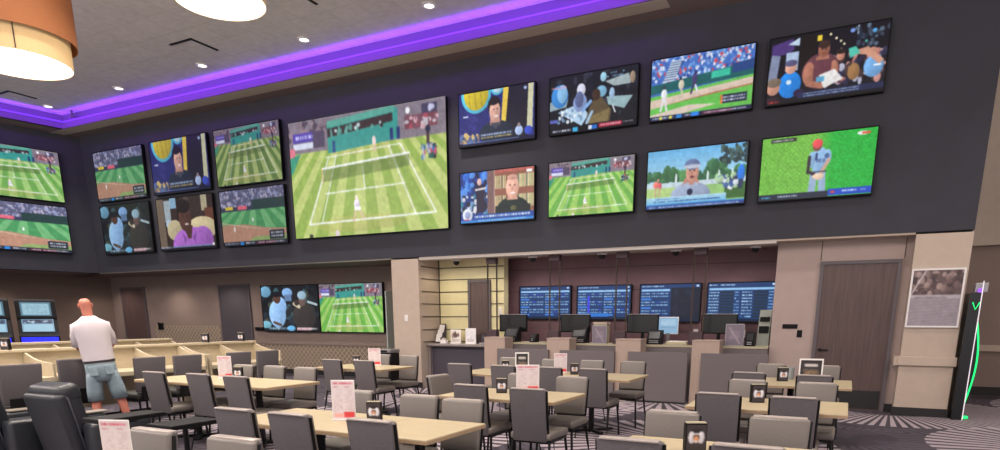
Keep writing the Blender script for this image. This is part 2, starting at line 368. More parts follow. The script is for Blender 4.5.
def stadium(W=140, H=84):
    p = Pic(W, H, (70, 110, 190)); p.blobs(0, 0, 1, .42, [(90, 140, 215), (200, 215, 240), (215, 70, 80), (50, 80, 150), (235, 235, 245), (110, 160, 220)], 330, .024)
    p.poly([(.2, .06), (.31, .06), (.24, .38), (.12, .38)], (190, 205, 225))
    for k in range(8): p.line(.2-.01*k, .09+.037*k, .31-.009*k, .09+.037*k, .012, (60, 80, 120))
    p.poly([(0, .42), (1, .26), (1, .46), (0, .56)], (30, 96, 98)); p.poly([(.6, .33), (.78, .31), (.78, .42), (.6, .44)], (60, 190, 160)); p.poly([(.8, .26), (1, .22), (1, .38), (.8, .4)], (40, 70, 130))
    p.poly([(0, .6), (1, .46), (1, 1), (0, 1)], (104, 190, 84)); p.poly([(0, .66), (1, .5), (1, .6), (.4, .7), (0, .8)], (216, 194, 178)); p.poly([(.1, .77), (.6, .66), (1, .6), (1, .62), (.5, .7)], (180, 110, 84))
    p.poly([(0, .9), (.4, .8), (.66, .84), (.3, .94), (0, .96)], (218, 202, 186))
    p.ell(.14, .58, .03, .09, (225, 228, 235)); p.ell(.14, .47, .016, .03, (60, 60, 80)); p.line(.135, .64, .11, .84, .035, (228, 228, 232)); p.line(.145, .64, .17, .84, .035, (220, 220, 226))
    p.ell(.31, .46, .028, .08, (206, 196, 176)); p.ell(.3, .36, .015, .03, (40, 50, 90)); p.line(.31, .52, .33, .66, .03, (200, 190, 170)); p.ell(.44, .4, .025, .1, (70, 60, 110)); p.line(.45, .5, .47, .6, .03, (230, 225, 240)); p.line(.43, .5, .41, .62, .03, (60, 50, 90)); p.ell(.45, .3, .013, .03, (40, 40, 90)); p.ell(.37, .33, .015, .03, (60, 70, 150))
    p.rect(.7, .72, .95, .86, (26, 34, 60)); p.text(.71, .74, .94, .84, (220, 226, 240), 2); p.rect(.7, .72, .72, .86, (220, 120, 60))
    ticker(p, (24, 34, 70)); p.rect(.1, .94, .13, .99, (230, 220, 80)); p.rect(.2, .94, .23, .99, (230, 220, 80)); p.rect(.42, .93, .5, 1, (40, 130, 230)); return p.noise(.015)
def street(W=150, H=86):
    p = Pic(W, H, (16, 14, 26)); p.poly([(.02, .1), (.2, .04), (.22, .2), (.16, .26), (.02, .26)], (78, 54, 120)); p.poly([(.02, .24), (.1, .27), (.08, .62), (.0, .62)], (130, 140, 170)); p.rect(.15, .24, .26, .52, (166, 186, 214)); p.poly([(.16, .12), (.26, .04), (.26, .16)], (190, 210, 232))
    p.rect(.27, .02, .4, .5, (22, 14, 16)); p.rect(.41, .06, .45, .14, (240, 210, 60))
    for k, (x, y) in enumerate([(.52, .07), (.57, .14), (.61, .19), (.64, .24), (.62, .31)]): p.ell(x, y, .01, .018, (240, 230, 190))
    p.ell(.88, .12, .02, .03, (90, 170, 230)); p.ell(.7, .07, .02, .03, (120, 150, 220)); p.rect(.74, .0, .755, .14, (170, 190, 210)); p.ell(.82, .25, .01, .02, (90, 200, 190)); p.blobs(.7, .02, 1, .35, [(60, 70, 90), (90, 110, 130), (30, 40, 60)], 30, .03)
    p.blobs(.5, .4, .98, .8, [(170, 110, 100), (70, 50, 50), (210, 150, 140), (40, 40, 70), (190, 190, 210)], 90, .045)
    # man in dark red vest
    S = (170, 112, 92)
    p.ell(.46, .58, .16, .26, (96, 56, 66)); p.ell(.36, .6, .05, .17, S); p.ell(.57, .6, .04, .15, S); p.poly([(.42, .36), (.52, .36), (.53, .46), (.4, .46)], S); p.ell(.475, .27, .05, .115, (150, 94, 76)); p.ell(.475, .2, .05, .06, (60, 38, 34)); p.ell(.46, .27, .006, .01, (30, 20, 20)); p.ell(.49, .275, .006, .01, (30, 20, 20)); p.rect(.46, .325, .495, .34, (110, 50, 46))
    p.rect(.4, .42, .55, .72, (104, 58, 70)); p.line(.36, .74, .48, .8, .09, S); p.line(.6, .7, .5, .78, .07, (190, 130, 105)); p.poly([(.45, .64), (.58, .58), (.66, .74), (.5, .84)], (226, 224, 222)); p.rect(.43, .66, .5, .74, (90, 160, 200))
    # child in blue cap, boy at the corner, spectators
    p.ell(.2, .72, .1, .2, (30, 126, 214)); p.ell(.2, .47, .05, .09, (214, 160, 140)); p.ell(.2, .40, .055, .05, (86, 84, 120)); p.ell(.19, .68, .025, .035, (210, 230, 245))
    p.ell(.055, .74, .06, .11, (196, 142, 122)); p.ell(.06, .66, .065, .07, (120, 104, 90)); p.rect(0, .88, .1, 1, (50, 30, 40)); p.ell(.29, .86, .05, .06, (40, 24, 60))
    p.ell(.62, .4, .035, .07, (190, 130, 110)); p.ell(.62, .34, .04, .04, (40, 26, 26)); p.ell(.9, .62, .08, .16, (110, 160, 210)); p.ell(.88, .42, .035, .07, (186, 130, 110)); p.poly([(.74, .36), (.84, .33), (.98, .55), (.94, .6), (.84, .45), (.76, .42)], (206, 150, 126)); p.poly([(.68, .32), (.74, .3), (.78, .4), (.7, .46)], (80, 190, 170)); p.ell(.74, .66, .05, .12, (150, 110, 70)); p.rect(.9, .6, .96, .62, WH)
    p.rect(.28, .86, 1, .95, (34, 44, 84), .85); p.text(.33, .87, .8, .94, (170, 190, 220), 2); p.rect(0, .95, 1, 1, (10, 10, 18)); p.text(.02, .93, .12, .99, (200, 60, 60)); return p.noise(.015)
def pitcher(W=150, H=86):
    p = Pic(W, H, (96, 186, 60)); p.put(p.x > .58, (40, 178, 56)); b = ((p.x-.58)*30); 
    k = np.clip((p.x-.5)/.14, 0, 1)[..., None]; p.a = np.array((.47, .74, .27))*(1-k)+np.array((.12, .70, .24))*k
    p.put(((np.floor(p.x*46)+np.floor(p.y*26)) % 2 == 0), (30, 120, 40), .16); p.noise(.05)
    p.rect(.08, .03, .31, .09, (40, 44, 40)); p.text(.09, .04, .3, .08, (230, 235, 230)); p.ell(.88, .07, .05, .03, (240, 240, 240)); p.rect(.87, .055, .94, .085, (220, 90, 60))
    U = (136, 176, 214)
    p.line(.49, .62, .48, .95, .11, (150, 176, 206)); p.line(.56, .62, .575, .95, .11, (150, 176, 206)); p.ell(.53, .42, .075, .2, U); p.ell(.595, .38, .035, .12, U); p.ell(.46, .4, .03, .12, U)
    p.line(.44, .36, .435, .6, .05, (50, 40, 50)); p.line(.435, .58, .51, .65, .05, (50, 40, 50)); p.line(.61, .42, .55, .63, .05, (206, 160, 140)); p.ell(.53, .67, .05, .05, (226, 196, 170)); p.rect(.49, .3, .51, .42, (40, 60, 110)); p.ell(.59, .36, .022, .04, (70, 100, 150)); p.text(.5, .38, .58, .48, (60, 80, 130))
    p.ell(.5, .2, .04, .08, (120, 80, 70)); p.ell(.5, .16, .045, .07, (226, 76, 84)); p.rect(.48, .585, .6, .605, (60, 60, 80))
    p.rect(0, .9, .63, 1, (22, 34, 60)); p.rect(.63, .88, 1, .98, (24, 70, 190)); p.text(.03, .93, .12, .98, (90, 200, 230)); p.text(.18, .92, .36, .97, (200, 210, 220)); p.text(.75, .9, .95, .95, (190, 210, 240)); p.ell(.67, .93, .02, .02, (210, 60, 60)); return p
def golf(W=150, H=86):
    p = Pic(W, H); p.vgrad(0, 0, 1, .6, (104, 176, 226), (176, 214, 232)); p.rect(0, .6, 1, 1, (150, 196, 120))
    p.blobs(0, .4, 1, .56, [(60, 110, 70), (84, 140, 84), (46, 90, 66)], 90, .06); p.blobs(.1, .33, .3, .5, [(56, 104, 66)], 16, .05); p.blobs(.6, .26, .8, .5, [(50, 96, 66), (70, 120, 80)], 40, .06); p.blobs(.74, .04, 1, .3, [(40, 56, 60), (70, 96, 90)], 60, .035)
    p.rect(0, .56, 1, .64, (196, 214, 224)); p.rect(0, .64, .35, .82, (176, 206, 130)); p.rect(.8, .64, 1, .9, (60, 104, 50))
    for x in (.3, .62, .73, .86): p.poly([(x, .4), (x+.018, .44), (x+.015, .56), (x-.004, .56)], (225, 235, 240))
    p.ell(.1, .58, .03, .06, (230, 120, 110)); p.ell(.14, .6, .02, .06, (200, 90, 100)); p.rect(.09, .62, .105, .78, (210, 160, 140)); p.rect(.13, .62, .145, .78, (210, 160, 140)); p.ell(.12, .5, .012, .025, (200, 150, 130))
    p.blobs(.72, .5, .98, .72, [(170, 200, 160), (60, 90, 150), (225, 230, 235), (50, 60, 90)], 40, .045); p.ell(.95, .5, .035, .14, (40, 120, 220)); p.rect(.93, .6, .97, .75, (40, 60, 90))
    P = (146, 160, 186); p.ell(.46, .78, .2, .2, P); p.poly([(.4, .5), (.52, .5), (.55, .62), (.37, .62)], (190, 134, 118)); p.ell(.47, .42, .065, .16, (200, 144, 126)); p.ell(.465, .28, .075, .09, (96, 110, 150)); p.ell(.465, .315, .085, .035, (190, 196, 214)); p.rect(.4, .285, .53, .3, (170, 180, 204))
    p.ell(.445, .385, .009, .012, (50, 40, 40)); p.ell(.49, .385, .009, .012, (50, 40, 40)); p.ell(.468, .49, .022, .022, (110, 60, 60)); p.ell(.468, .425, .01, .03, (180, 120, 104)); p.poly([(.37, .6), (.44, .58), (.45, .68)], (170, 180, 204)); p.poly([(.55, .6), (.49, .58), (.48, .68)], (170, 180, 204)); p.ell(.455, .74, .03, .055, (24, 30, 66))
    p.vgrad(0, .8, .82, .92, (176, 214, 232), (110, 180, 220)); p.text(.1, .82, .35, .85, (70, 110, 170)); p.text(.08, .86, .76, .9, (40, 70, 140)); p.rect(0, .92, 1, 1, (30, 60, 130)); p.vgrad(0, .92, 1, .95, (60, 140, 210), (40, 90, 170)); p.text(.03, .955, .95, .99, (190, 210, 235)); return p.noise(.012)
def studio(W=140, H=84, dim=False):
    p = Pic(W, H, (42, 48, 118)); p.blobs(0, .2, .6, .8, [(56, 56, 130), (36, 44, 110)], 60, .04)
    p.ell(.24, .04, .2, .36, (90, 190, 220)); p.ell(.24, .04, .165, .3, (206, 184, 50)); 
    for x in (.14, .22, .3): p.line(x, 0, x+.02, .3, .012, (150, 130, 40))
    p.ell(.52, 0, .08, .12, (90, 190, 220)); p.ell(.52, -.02, .055, .1, (190, 214, 230)); p.rect(.62, 0, .92, 1, (34, 34, 48)); p.poly([(.6, 0), (.67, 0), (.63, .64), (.57, .64)], (232, 200, 80)); p.poly([(.92, 0), (.985, 0), (.97, .8), (.9, .8)], (206, 204, 170)); p.ell(.88, .07, .02, .03, (160, 180, 220))
    p.rect(.06, .42, .13, .45, (200, 210, 240))
    p.ell(.5, .8, .22, .22, (34, 44, 62)); p.poly([(.43, .5), (.55, .5), (.56, .66), (.42, .66)], (190, 140, 126)); p.ell(.48, .3, .085, .17, (34, 28, 34)); p.ell(.488, .41, .072, .19, (212, 164, 148)); p.ell(.47, .235, .07, .06, (34, 28, 34)); p.poly([(.42, .62), (.57, .62), (.5, .74)], (70, 74, 90))
    p.ell(.475, .37, .008, .014, (40, 30, 30)); p.ell(.52, .37, .008, .014, (40, 30, 30)); p.ell(.505, .5, .025, .02, (240, 225, 220)); p.ell(.505, .43, .009, .03, (190, 136, 120))
    p.rect(0, .8, .28, .94, (190, 150, 110), .6); p.blobs(.02, .78, .26, .94, [(90, 110, 160), (220, 190, 120), (50, 70, 120)], 24, .04); p.rect(.28, .79, .72, .9, (50, 60, 90)); p.text(.3, .8, .7, .85, (200, 220, 240)); p.text(.3, .86, .7, .895, (230, 200, 90)); p.ell(.8, .82, .05, .09, (170, 190, 230)); p.ell(.92, .84, .05, .08, (60, 80, 190)); p.ell(.8, .72, .02, .04, (150, 130, 130)); p.rect(.0, .94, 1, 1, (20, 26, 60)); p.rect(.05, .94, .8, .955, (120, 150, 210)); return p.noise(.015)
def split(W=140, H=84):
    p = Pic(W, H, (30, 60, 130)); p.blobs(0, 0, .4, .45, [(50, 110, 210), (30, 60, 150), (90, 150, 230), (24, 30, 70)], 50, .06); p.blobs(0, .45, .4, .85, [(40, 60, 90), (130, 160, 200), (60, 130, 160), (220, 220, 230), (30, 30, 50)], 70, .04)
    p.ell(.28, .45, .06, .2, (40, 36, 60)); p.rect(.23, .4, .34, .8, (40, 36, 60)); p.ell(.27, .2, .03, .07, (220, 180, 170)); p.line(.22, .35, .35, .33, .04, (225, 215, 215)); p.rect(.38, 0, .47, .85, (126, 96, 96)); p.rect(.47, 0, .48, .85, (200, 190, 180))
    p.rect(.48, 0, 1, .85, (150, 96, 80)); p.rect(.48, 0, 1, .06, (190, 100, 90))
    for y in (.12, .5): 
        for k in range(24): 
            x = .485+k*.0215
            if .62 < x < .78 and True: continue
            p.rect(x, y, x+.016, y+.25, [(226, 218, 170), (206, 200, 150), (180, 190, 140), (210, 190, 150), (120, 140, 120)][k % 5])
    p.ell(.72, .84, .23, .3, (24, 40, 40)); p.rect(.49, .7, .95, .85, (24, 40, 40)); p.poly([(.66, .5), (.77, .5), (.79, .6), (.64, .6)], (214, 160, 140)); p.ell(.715, .36, .085, .23, (230, 176, 156)); p.ell(.685, .32, .01, .014, (50, 36, 36)); p.ell(.745, .32, .01, .014, (50, 36, 36)); p.ell(.715, .47, .035, .018, (250, 236, 230)); p.ell(.715, .39, .012, .035, (210, 150, 130)); p.ell(.73, .76, .04, .05, (90, 90, 60)); p.ell(.715, .17, .07, .05, (206, 156, 140))
    p.rect(.9, .05, .97, .1, WH); p.rect(0, .8, .2, .97, (36, 60, 140)); p.ell(.1, .84, .07, .13, (214, 220, 236)); p.ell(.1, .84, .04, .07, (150, 160, 200)); p.rect(.05, .92, .13, .97, (220, 60, 70)); p.rect(.18, .84, 1, .94, (34, 74, 160)); p.text(.2, .855, .95, .925, (235, 240, 250)); p.rect(0, .94, 1, 1, (50, 130, 210)); p.text(.25, .95, .9, .985, (170, 210, 240)); return p.noise(.012)
def poker(W=140, H=84):
    p = Pic(W, H, (22, 26, 34)); p.blobs(0, .02, 1, .9, [(30, 34, 46), (50, 56, 70), (20, 22, 28)], 60, .05)
    p.poly([(.64, .2), (.9, .12), (.92, .3), (.74, .3)], (160, 176, 180)); p.poly([(.66, .46), (.95, .5), (.86, .7), (.68, .6)], (150, 180, 186)); p.poly([(.1, .62), (.36, .5), (.46, .72), (.38, .9)], (176, 206, 230)); p.poly([(0, .42), (.22, .4), (.2, .54), (0, .58)], (150, 170, 180))
    p.ell(.12, .34, .1, .2, (60, 130, 200)); p.ell(.15, .3, .06, .16, (130, 180, 220)); p.ell(.37, .28, .05, .11, (206, 206, 224)); p.ell(.36, .5, .08, .16, (130, 150, 196)); p.ell(.35, .44, .05, .14, (90, 100, 140)); p.ell(.62, .12, .035, .08, (150, 196, 216)); p.ell(.6, .36, .06, .1, (120, 170, 200)); p.ell(.72, .42, .03, .1, (150, 180, 210))
    p.poly([(.5, .5), (.6, .44), (.72, .7), (.7, .88), (.42, .88), (.46, .64)], (92, 78, 58)); p.poly([(.5, .75), (.7, .66), (.68, .88), (.44, .88)], (146, 128, 84), .7); p.ell(.545, .4, .045, .1, (64, 44, 34)); p.line(.38, .66, .48, .5, .06, (130, 170, 220)); p.line(.44, .86, .5, .68, .05, (160, 190, 220)); p.line(.73, .62, .76, .74, .025, (220, 225, 230)); p.blobs(.1, .6, .4, .8, [(220, 230, 240), (120, 150, 180)], 24, .03)
    p.ell(.94, .2, .03, .1, (150, 130, 110)); p.rect(.0, .74, .1, .8, (90, 100, 180)); p.rect(.02, .17, .2, .2, (220, 150, 170), .7); p.text(.62, .05, .86, .16, (120, 160, 190), 2, .3)
    p.rect(0, .9, 1, 1, (10, 14, 24)); p.text(.04, .92, .26, .98, (200, 206, 220)); p.rect(.28, .91, .34, .99, (60, 170, 220)); p.rect(.46, .91, .56, .98, (220, 226, 240)); p.rect(.5, .91, .56, .98, (40, 110, 200)); p.rect(.58, .9, .84, .97, (170, 40, 66)); p.text(.6, .91, .83, .96, (240, 220, 225)); p.text(.85, .91, .96, .94, (230, 230, 235)); return p.noise(.015)
def dugout(W=130, H=84):
    p = Pic(W, H, (24, 28, 32)); p.blobs(0, 0, 1, .9, [(34, 40, 44), (60, 90, 100), (20, 22, 26), (76, 78, 70), (40, 50, 60)], 70, .07); p.ell(.08, .13, .1, .12, (110, 160, 190)); p.ell(.47, .16, .09, .1, (130, 170, 220)); p.rect(.42, .2, .54, .34, (100, 130, 170))
    p.ell(.27, .62, .15, .3, (150, 190, 236)); p.ell(.34, .45, .1, .2, (146, 188, 236)); p.ell(.28, .28, .065, .11, (90, 60, 50)); p.ell(.28, .19, .08, .06, (24, 24, 34)); p.line(.2, .8, .32, .86, .06, (100, 80, 70))
    p.ell(.74, .68, .2, .3, (56, 52, 50)); p.ell(.72, .33, .06, .12, (110, 86, 80)); p.ell(.72, .22, .075, .09, (150, 180, 200)); p.line(.58, .4, .66, .46, .08, (210, 196, 170)); p.line(.82, .36, .96, .42, .05, (180, 200, 210)); p.ell(.62, .38, .04, .06, (60, 50, 50)); p.ell(.05, .85, .1, .08, (120, 180, 200))
    p.text(.1, .9, .55, .98, (160, 200, 230)); p.ell(.5, .93, .07, .06, (110, 180, 230)); p.rect(.6, .91, .85, .97, (200, 150, 160)); p.text(.6, .91, .95, .97, (230, 220, 225)); return p.noise(.015)
def purple(W=130, H=84):
    p = Pic(W, H, (60, 44, 40)); p.rect(0, 0, .13, 1, (126, 108, 92)); p.rect(.14, .04, .25, .45, (176, 190, 200)); p.rect(.25, 0, .36, .2, (150, 190, 220)); p.rect(.36, 0, .8, .4, (64, 50, 46)); p.rect(.8, 0, .9, .3, (190, 180, 150)); p.rect(.85, .25, 1, .5, (110, 66, 50)); p.ell(.2, .5, .05, .09, (180, 200, 220)); p.rect(.36, 0, .44, .5, (40, 28, 26)); p.rect(.5, 0, .58, .6, (90, 76, 70))
    p.ell(.78, .62, .26, .22, (222, 206, 164)); p.ell(.3, .62, .14, .2, (200, 186, 150)); p.ell(.58, .92, .34, .34, (176, 110, 204)); p.ell(.78, .84, .18, .26, (168, 104, 196)); p.poly([(.46, .55), (.62, .55), (.58, .8), (.52, .8)], (88, 58, 50)); p.ell(.5, .4, .11, .26, (92, 60, 52)); p.ell(.48, .18, .12, .13, (36, 26, 26)); p.ell(.46, .36, .012, .015, (20, 14, 14)); p.ell(.54, .37, .012, .015, (20, 14, 14)); p.ell(.52, .52, .035, .02, (220, 200, 195)); p.poly([(.5, .78), (.42, .68), (.46, .9)], (150, 90, 180)); p.poly([(.6, .78), (.68, .66), (.64, .9)], (150, 90, 180))
    p.rect(.22, .93, .92, .96, (130, 140, 190)); p.rect(0, .96, 1, 1, (20, 20, 30)); p.text(0, .92, .2, .98, (180, 190, 220)); p.ell(.95, .93, .02, .03, WH); return p.noise(.015)
def odds(W=150, H=80, half=False, dark=False, seed=1):
    p = Pic(W, H, (26, 58, 108)); p.rn = np.random.RandomState(seed); p.text(.02, .03, .4, .09, (190, 215, 245)); p.rect(.02, .13, .98 if not half else .5, .19, (150, 196, 240)); p.rect(.93, .03, .97, .08, (200, 220, 245))
    xs = [(0.02, .5)] if half else [(.02, .49), (.51, .98)]
    for x0, x1 in xs:
        for r in range(9):
            y = .22+r*.078
            if r % 3 == 2 and not dark: p.rect(x0, y, x0+.17, y+.05, (70, 130, 220)); continue
            p.text(x0, y, x0+.15, y+.06, (185, 220, 252))
            if dark: p.rect(x0+.17, y, x1-.1, y+.05, (24, 44, 62)); p.text(x1-.09, y, x1-.02, y+.055, (150, 200, 250))
            else:
                for k in range(4): p.text(x0+.17+k*.073, y, x0+.235+k*.073, y+.055, (170, 212, 252) if p.rn.rand() < .85 else (60, 90, 240))
    if half: p.rect(.52, .1, 1, 1, (22, 30, 48)); p.blobs(.55, .2, .95, .9, [(26, 40, 62), (30, 34, 54)], 12, .08)
    if seed == 2: p.rect(.02, .82, .6, .92, (50, 120, 210)); p.rect(.2, .3, .24, .8, (70, 70, 230))
    p.rect(0, .93, 1, 1, (16, 34, 60)); return p

# ------------------------------------------------------------------ television sets
TVG = 'wall televisions'
def tv(label, x0, x1, z0, z1, pic, y=YB, group=TVG, dim=False, name='television', bz=.018, depth=.07, tilt=0):
    q_ = (y-depth-.03)/y if y else 1   # the set stands out from its wall by its depth and bracket
    x0, x1, z0, z1 = x0*q_, x1*q_, HC+(z0-HC)*q_, HC+(z1-HC)*q_
    w, h = x1-x0, z1-z0; r = thing(name, label, 'screen' if name != 'television' else 'television', ((x0+x1)/2, y-depth-.03, z0), 0, group)
    MB().box(-w/2, w/2, .004, depth, 0, h, .004, 1).build('casing', M['black'], r)
    b = MB(); e = bz
    b.box(-w/2, w/2, -.008, .006, 0, e).box(-w/2, w/2, -.008, .006, h-e, h).box(-w/2, -w/2+e, -.008, .006, e, h-e).box(w/2-e, w/2, -.008, .006, e, h-e)
    b.build('bezel', M['black'], r)
    pic.mesh('screen', w-2*e, h-2*e, M['screen_dim'] if dim else M['screen'], r, (0, 0, h/2))
    return r
R4 = (-7.21, -5.555), (-5.28, -3.62), (-3.415, -1.74), (-1.55, .10)
tv('giant video screen showing a tennis match on a striped grass court', -11.66, -7.49, 3.28, 5.72, tennis(230, 134), bz=.004, group=None, name='video_screen')
tv('upper wall television showing a smiling studio host beside a yellow ring logo', *R4[0], 4.74, 5.70, studio())
tv('upper wall television showing people seated at card tables in a dark room', *R4[1], 4.74, 5.70, poker())
tv('upper wall television showing a baseball stadium crowd and a pitcher in white', *R4[2], 4.74, 5.70, stadium())
tv('upper right wall television showing a man in a red vest in a crowd', *R4[3], 4.74, 5.70, street())
tv('lower wall television showing a split interview with a smiling man before bookshelves', *R4[0], 3.33, 4.29, split())
tv('lower wall television showing a tennis match, right of the split interview', *R4[1], 3.33, 4.29, tennis(140, 82, (160, 206, 104), (112, 178, 78)))
tv('lower wall television showing a golf reporter in a cap with a microphone', *R4[2], 3.33, 4.29, golf())
tv('lower right wall television showing a baseball player in red cap on green grass', *R4[3], 3.33, 4.29, pitcher())
CM = (-18.84, -16.75), (-16.47, -14.32), (-14.08, -11.92); G6 = 'block of six televisions left of the giant screen'
tv('leftmost upper television of the block of six, showing a dim baseball field', *CM[0], 4.585, 5.86, ballfield(), group=G6, dim=True)
tv('middle upper television of the block of six, showing a studio host and yellow ring', *CM[1], 4.585, 5.86, studio(), group=G6, dim=True)
tv('rightmost upper television of the block of six, showing tennis', *CM[2], 4.585, 5.86, tennis(130, 80, (168, 186, 116), (104, 134, 70)), group=G6, dim=True)
tv('leftmost lower television of the block of six, showing two men in a dugout', *CM[0], 3.215, 4.50, dugout(), group=G6, dim=True)
tv('middle lower television of the block of six, showing a man in a purple shirt', *CM[1], 3.215, 4.50, purple(), group=G6, dim=True)
tv('rightmost lower television of the block of six, showing a green baseball field', *CM[2], 3.215, 4.50, ballfield(), group=G6, dim=True)
YR = 13.4   # recessed wall at the left, under the bulkhead
tv('left television of the pair on the lower wall, showing two men in a dugout', -14.66, -12.56, 1.13, 2.37, dugout(), y=YR, group='pair of televisions under the bulkhead')
tv('right half of the pair of televisions on the lower wall, showing tennis', -12.55, -10.45, 1.13, 2.37, tennis(130, 78, (160, 205, 110), (110, 178, 76)), y=YR, group='pair of televisions under the bulkhead')
YT = 13.1   # back wall behind the betting counter
GO = 'odds boards behind the betting counter'
tv('leftmost odds board behind the betting counter', -6.50, -5.29, 1.47, 2.17, odds(seed=1), y=YT, group=GO, name='odds_board')
tv('second odds board from the left, with a light blue band low on its left half', -5.16, -3.98, 1.46, 2.16, odds(seed=2), y=YT, group=GO, name='odds_board')
tv('third odds board from the left, its right half dark', -3.81, -2.60, 1.42, 2.16, odds(seed=3, half=True), y=YT, group=GO, name='odds_board')
tv('rightmost odds board, with dark bars in its columns', -2.49, -1.23, 1.42, 2.16, odds(seed=4, dark=True), y=YT, group=GO, name='odds_board')

# left wall, turned a little towards the room
CL = Vector((-19.3, YB, 0)); DL = Vector((-.22, -1, 0)).normalized(); ALW = math.atan2(DL.y, DL.x)
def ltv(label, s0, s1, z0, z1, pic):
    r = tv(label, -(s1-s0)/2, (s1-s0)/2, z0, z1, pic, y=0, group='televisions on the left wall')
    r.rotation_euler = (0, 0, PI/2-math.atan(.22)); n = Vector((-DL.y, DL.x, 0))  # faces the room
    if n.x < 0: n = -n
    p = CL+DL*((s0+s1)/2)+n*.10; r.location = (p.x, p.y, z0)
ltv('upper left-wall television showing tennis, cut by the picture edge', .60, 2.72, 4.53, 5.80, tennis(130, 80, (160, 200, 120), (112, 168, 84)))
ltv('lower left-wall television showing a baseball field, cut by the picture edge', .60, 2.72, 3.22, 4.43, ballfield())

# ------------------------------------------------------------------ room shell
sbox('floor', M['carpet'], -26, 7, -4, 18, -.1, 0)
sbox('wall_main', M['navy'], -19.9, 1.48, YB, YB+.35, ZB0, ZB1)                       # bulkhead carrying the screens
mb = MB(); n = Vector((DL.y, -DL.x, 0));  n = -n if n.x > 0 else n
def lw(s, off, z): p = CL+DL*s+n*off; return (p.x, p.y, z)
def lbox(mb, s0, s1, o0, o1, z0, z1):
    v = [mb.bm.verts.new(lw(s, o, z)) for z in (z0, z1) for s, o in ((s0, o0), (s1, o0), (s1, o1), (s0, o1))]
    for f in ((0, 1, 2, 3), (7, 6, 5, 4), (0, 4, 5, 1), (1, 5, 6, 2), (2, 6, 7, 3), (3, 7, 4, 0)): mb.bm.faces.new([v[i] for i in f])
    return mb
struct(lbox(MB(), 0, 14, 0, .35, ZB0, ZB1), 'wall_left_upper', M['navy'])
struct(lbox(MB(), -1.9, 14, 2.30, 2.5, 0, ZB0+.02), 'wall_left', M['walll'])
sbox('ceiling_recess', M['soffit'], -25, -8.3, YB+.36, YR+.3, ZB0, ZB0+.1)
struct(lbox(MB(), -.3, 14, .36, 2.5, ZB0, ZB0+.1), 'ceiling_recess_left', M['soffit'])            # soffit over the recesses
sbox('ceiling_teller', M['cream'], -8.3, 1.48, YB+.36, YR+.1, ZB0, ZB0+.1)
M['trimw'] = mat('pale_trim', (190, 182, 176), .6)
sbox('trim_1', M['trimw'], -8.26, -1.2, YB+.02, YB+.34, ZB0-.06, ZB0)
sbox('trim_19', M['cream'], -1.2, .75, YB+.02, YB+.34, ZB0-.03, ZB0)
sbox('trim_2', M['trim'], -19.3, -8.98, YB+.02, YB+.12, ZB0-.02, ZB0)
sbox('wall_back_left', M['wall'], -25, -8.0, YR, YR+.2, 0, ZB0)
sbox('wall_teller', M['plum'], -7.6, -1.1, YT, YT+.2, 0, ZB0)
YC = 12.62
sbox('wall_cream', M['yellow'], -8.27, -6.63, YC, YC+.2, 0, ZB0)
mb = MB()
for z in (.98, 1.24, 1.52, 1.79, 2.05, 2.31, 2.56): mb.box(-8.26, -6.64, YC-.012, YC-.001, z, z+.018).box(-8.269, -8.26, YB+.1, YC-.012, z, z+.018)
mb.box(-8.26, -8.245, YC-.014, YC-.001, .9, ZB0); struct(mb, 'trim_3', M['groove'])
mb = MB()
for z in (1.95, 2.4): mb.box(-6.77, -1.3, YT-.006, YT-.001, z+.1, z+.11)
struct(mb, 'trim_4', M['groove'])
sbox('wall_pillar_left', M['cream'], -8.97, -8.27, YB+.001, YT+.35, 0, ZB0-.031)
sbox('wall_pillar_right', M['cream'], .76, 1.48, YB+.001, 12.2, 0, ZB0-.031)
sbox('wall_door_side', M['panelw'], -1.2, .76, 12.2, 12.4, 0, ZB0)
sbox('wall_return', M['panelw'], -1.2, -1.1, 12.4, YT+.2, 0, ZB0)
mb = MB()
for x in (-.53, .66): mb.box(x, x+.012, 12.194, 12.199, 2.42, ZB0)
struct(mb, 'trim_5', M['groove'])
sbox('wall_far_right', M['wall'], 1.48, 7, 15.83, 16.0, 0, 2.86)
sbox('wall_far_right_upper', M['cream'], 1.481, 7, 15.75, 16.0, 2.86, 6.3)
sbox('wall_side_right', M['cream'], 1.28, 1.47, 12.201, 15.83, 0, 2.75)
sbox('trim_6', M['cream'], 1.48, 7, 15.77, 15.828, .86, .98)
sbox('baseboard_far_right', M['base'], 1.48, 7, 15.79, 15.828, 0, .16)
mb = MB().box(.73, 1.51, YB-.05, YB, .78, .92, .01).box(.68, .76, YB-.02, 12.19, .78, .92)
struct(mb, 'trim_7', M['cream'])
sbox('baseboard_pillar_right', M['base'], .74, 1.5, YB-.02, YB, 0, .13)
sbox('baseboard_pillar_left', M['base'], -8.99, -8.25, YB-.02, YB, 0, .12)
sbox('baseboard_door_side', M['base'], .64, .76, 12.17, 12.199, 0, .13)
sbox('baseboard_back_left', M['base'], -19.3, -8.98, YR-.02, YR, 0, .12)
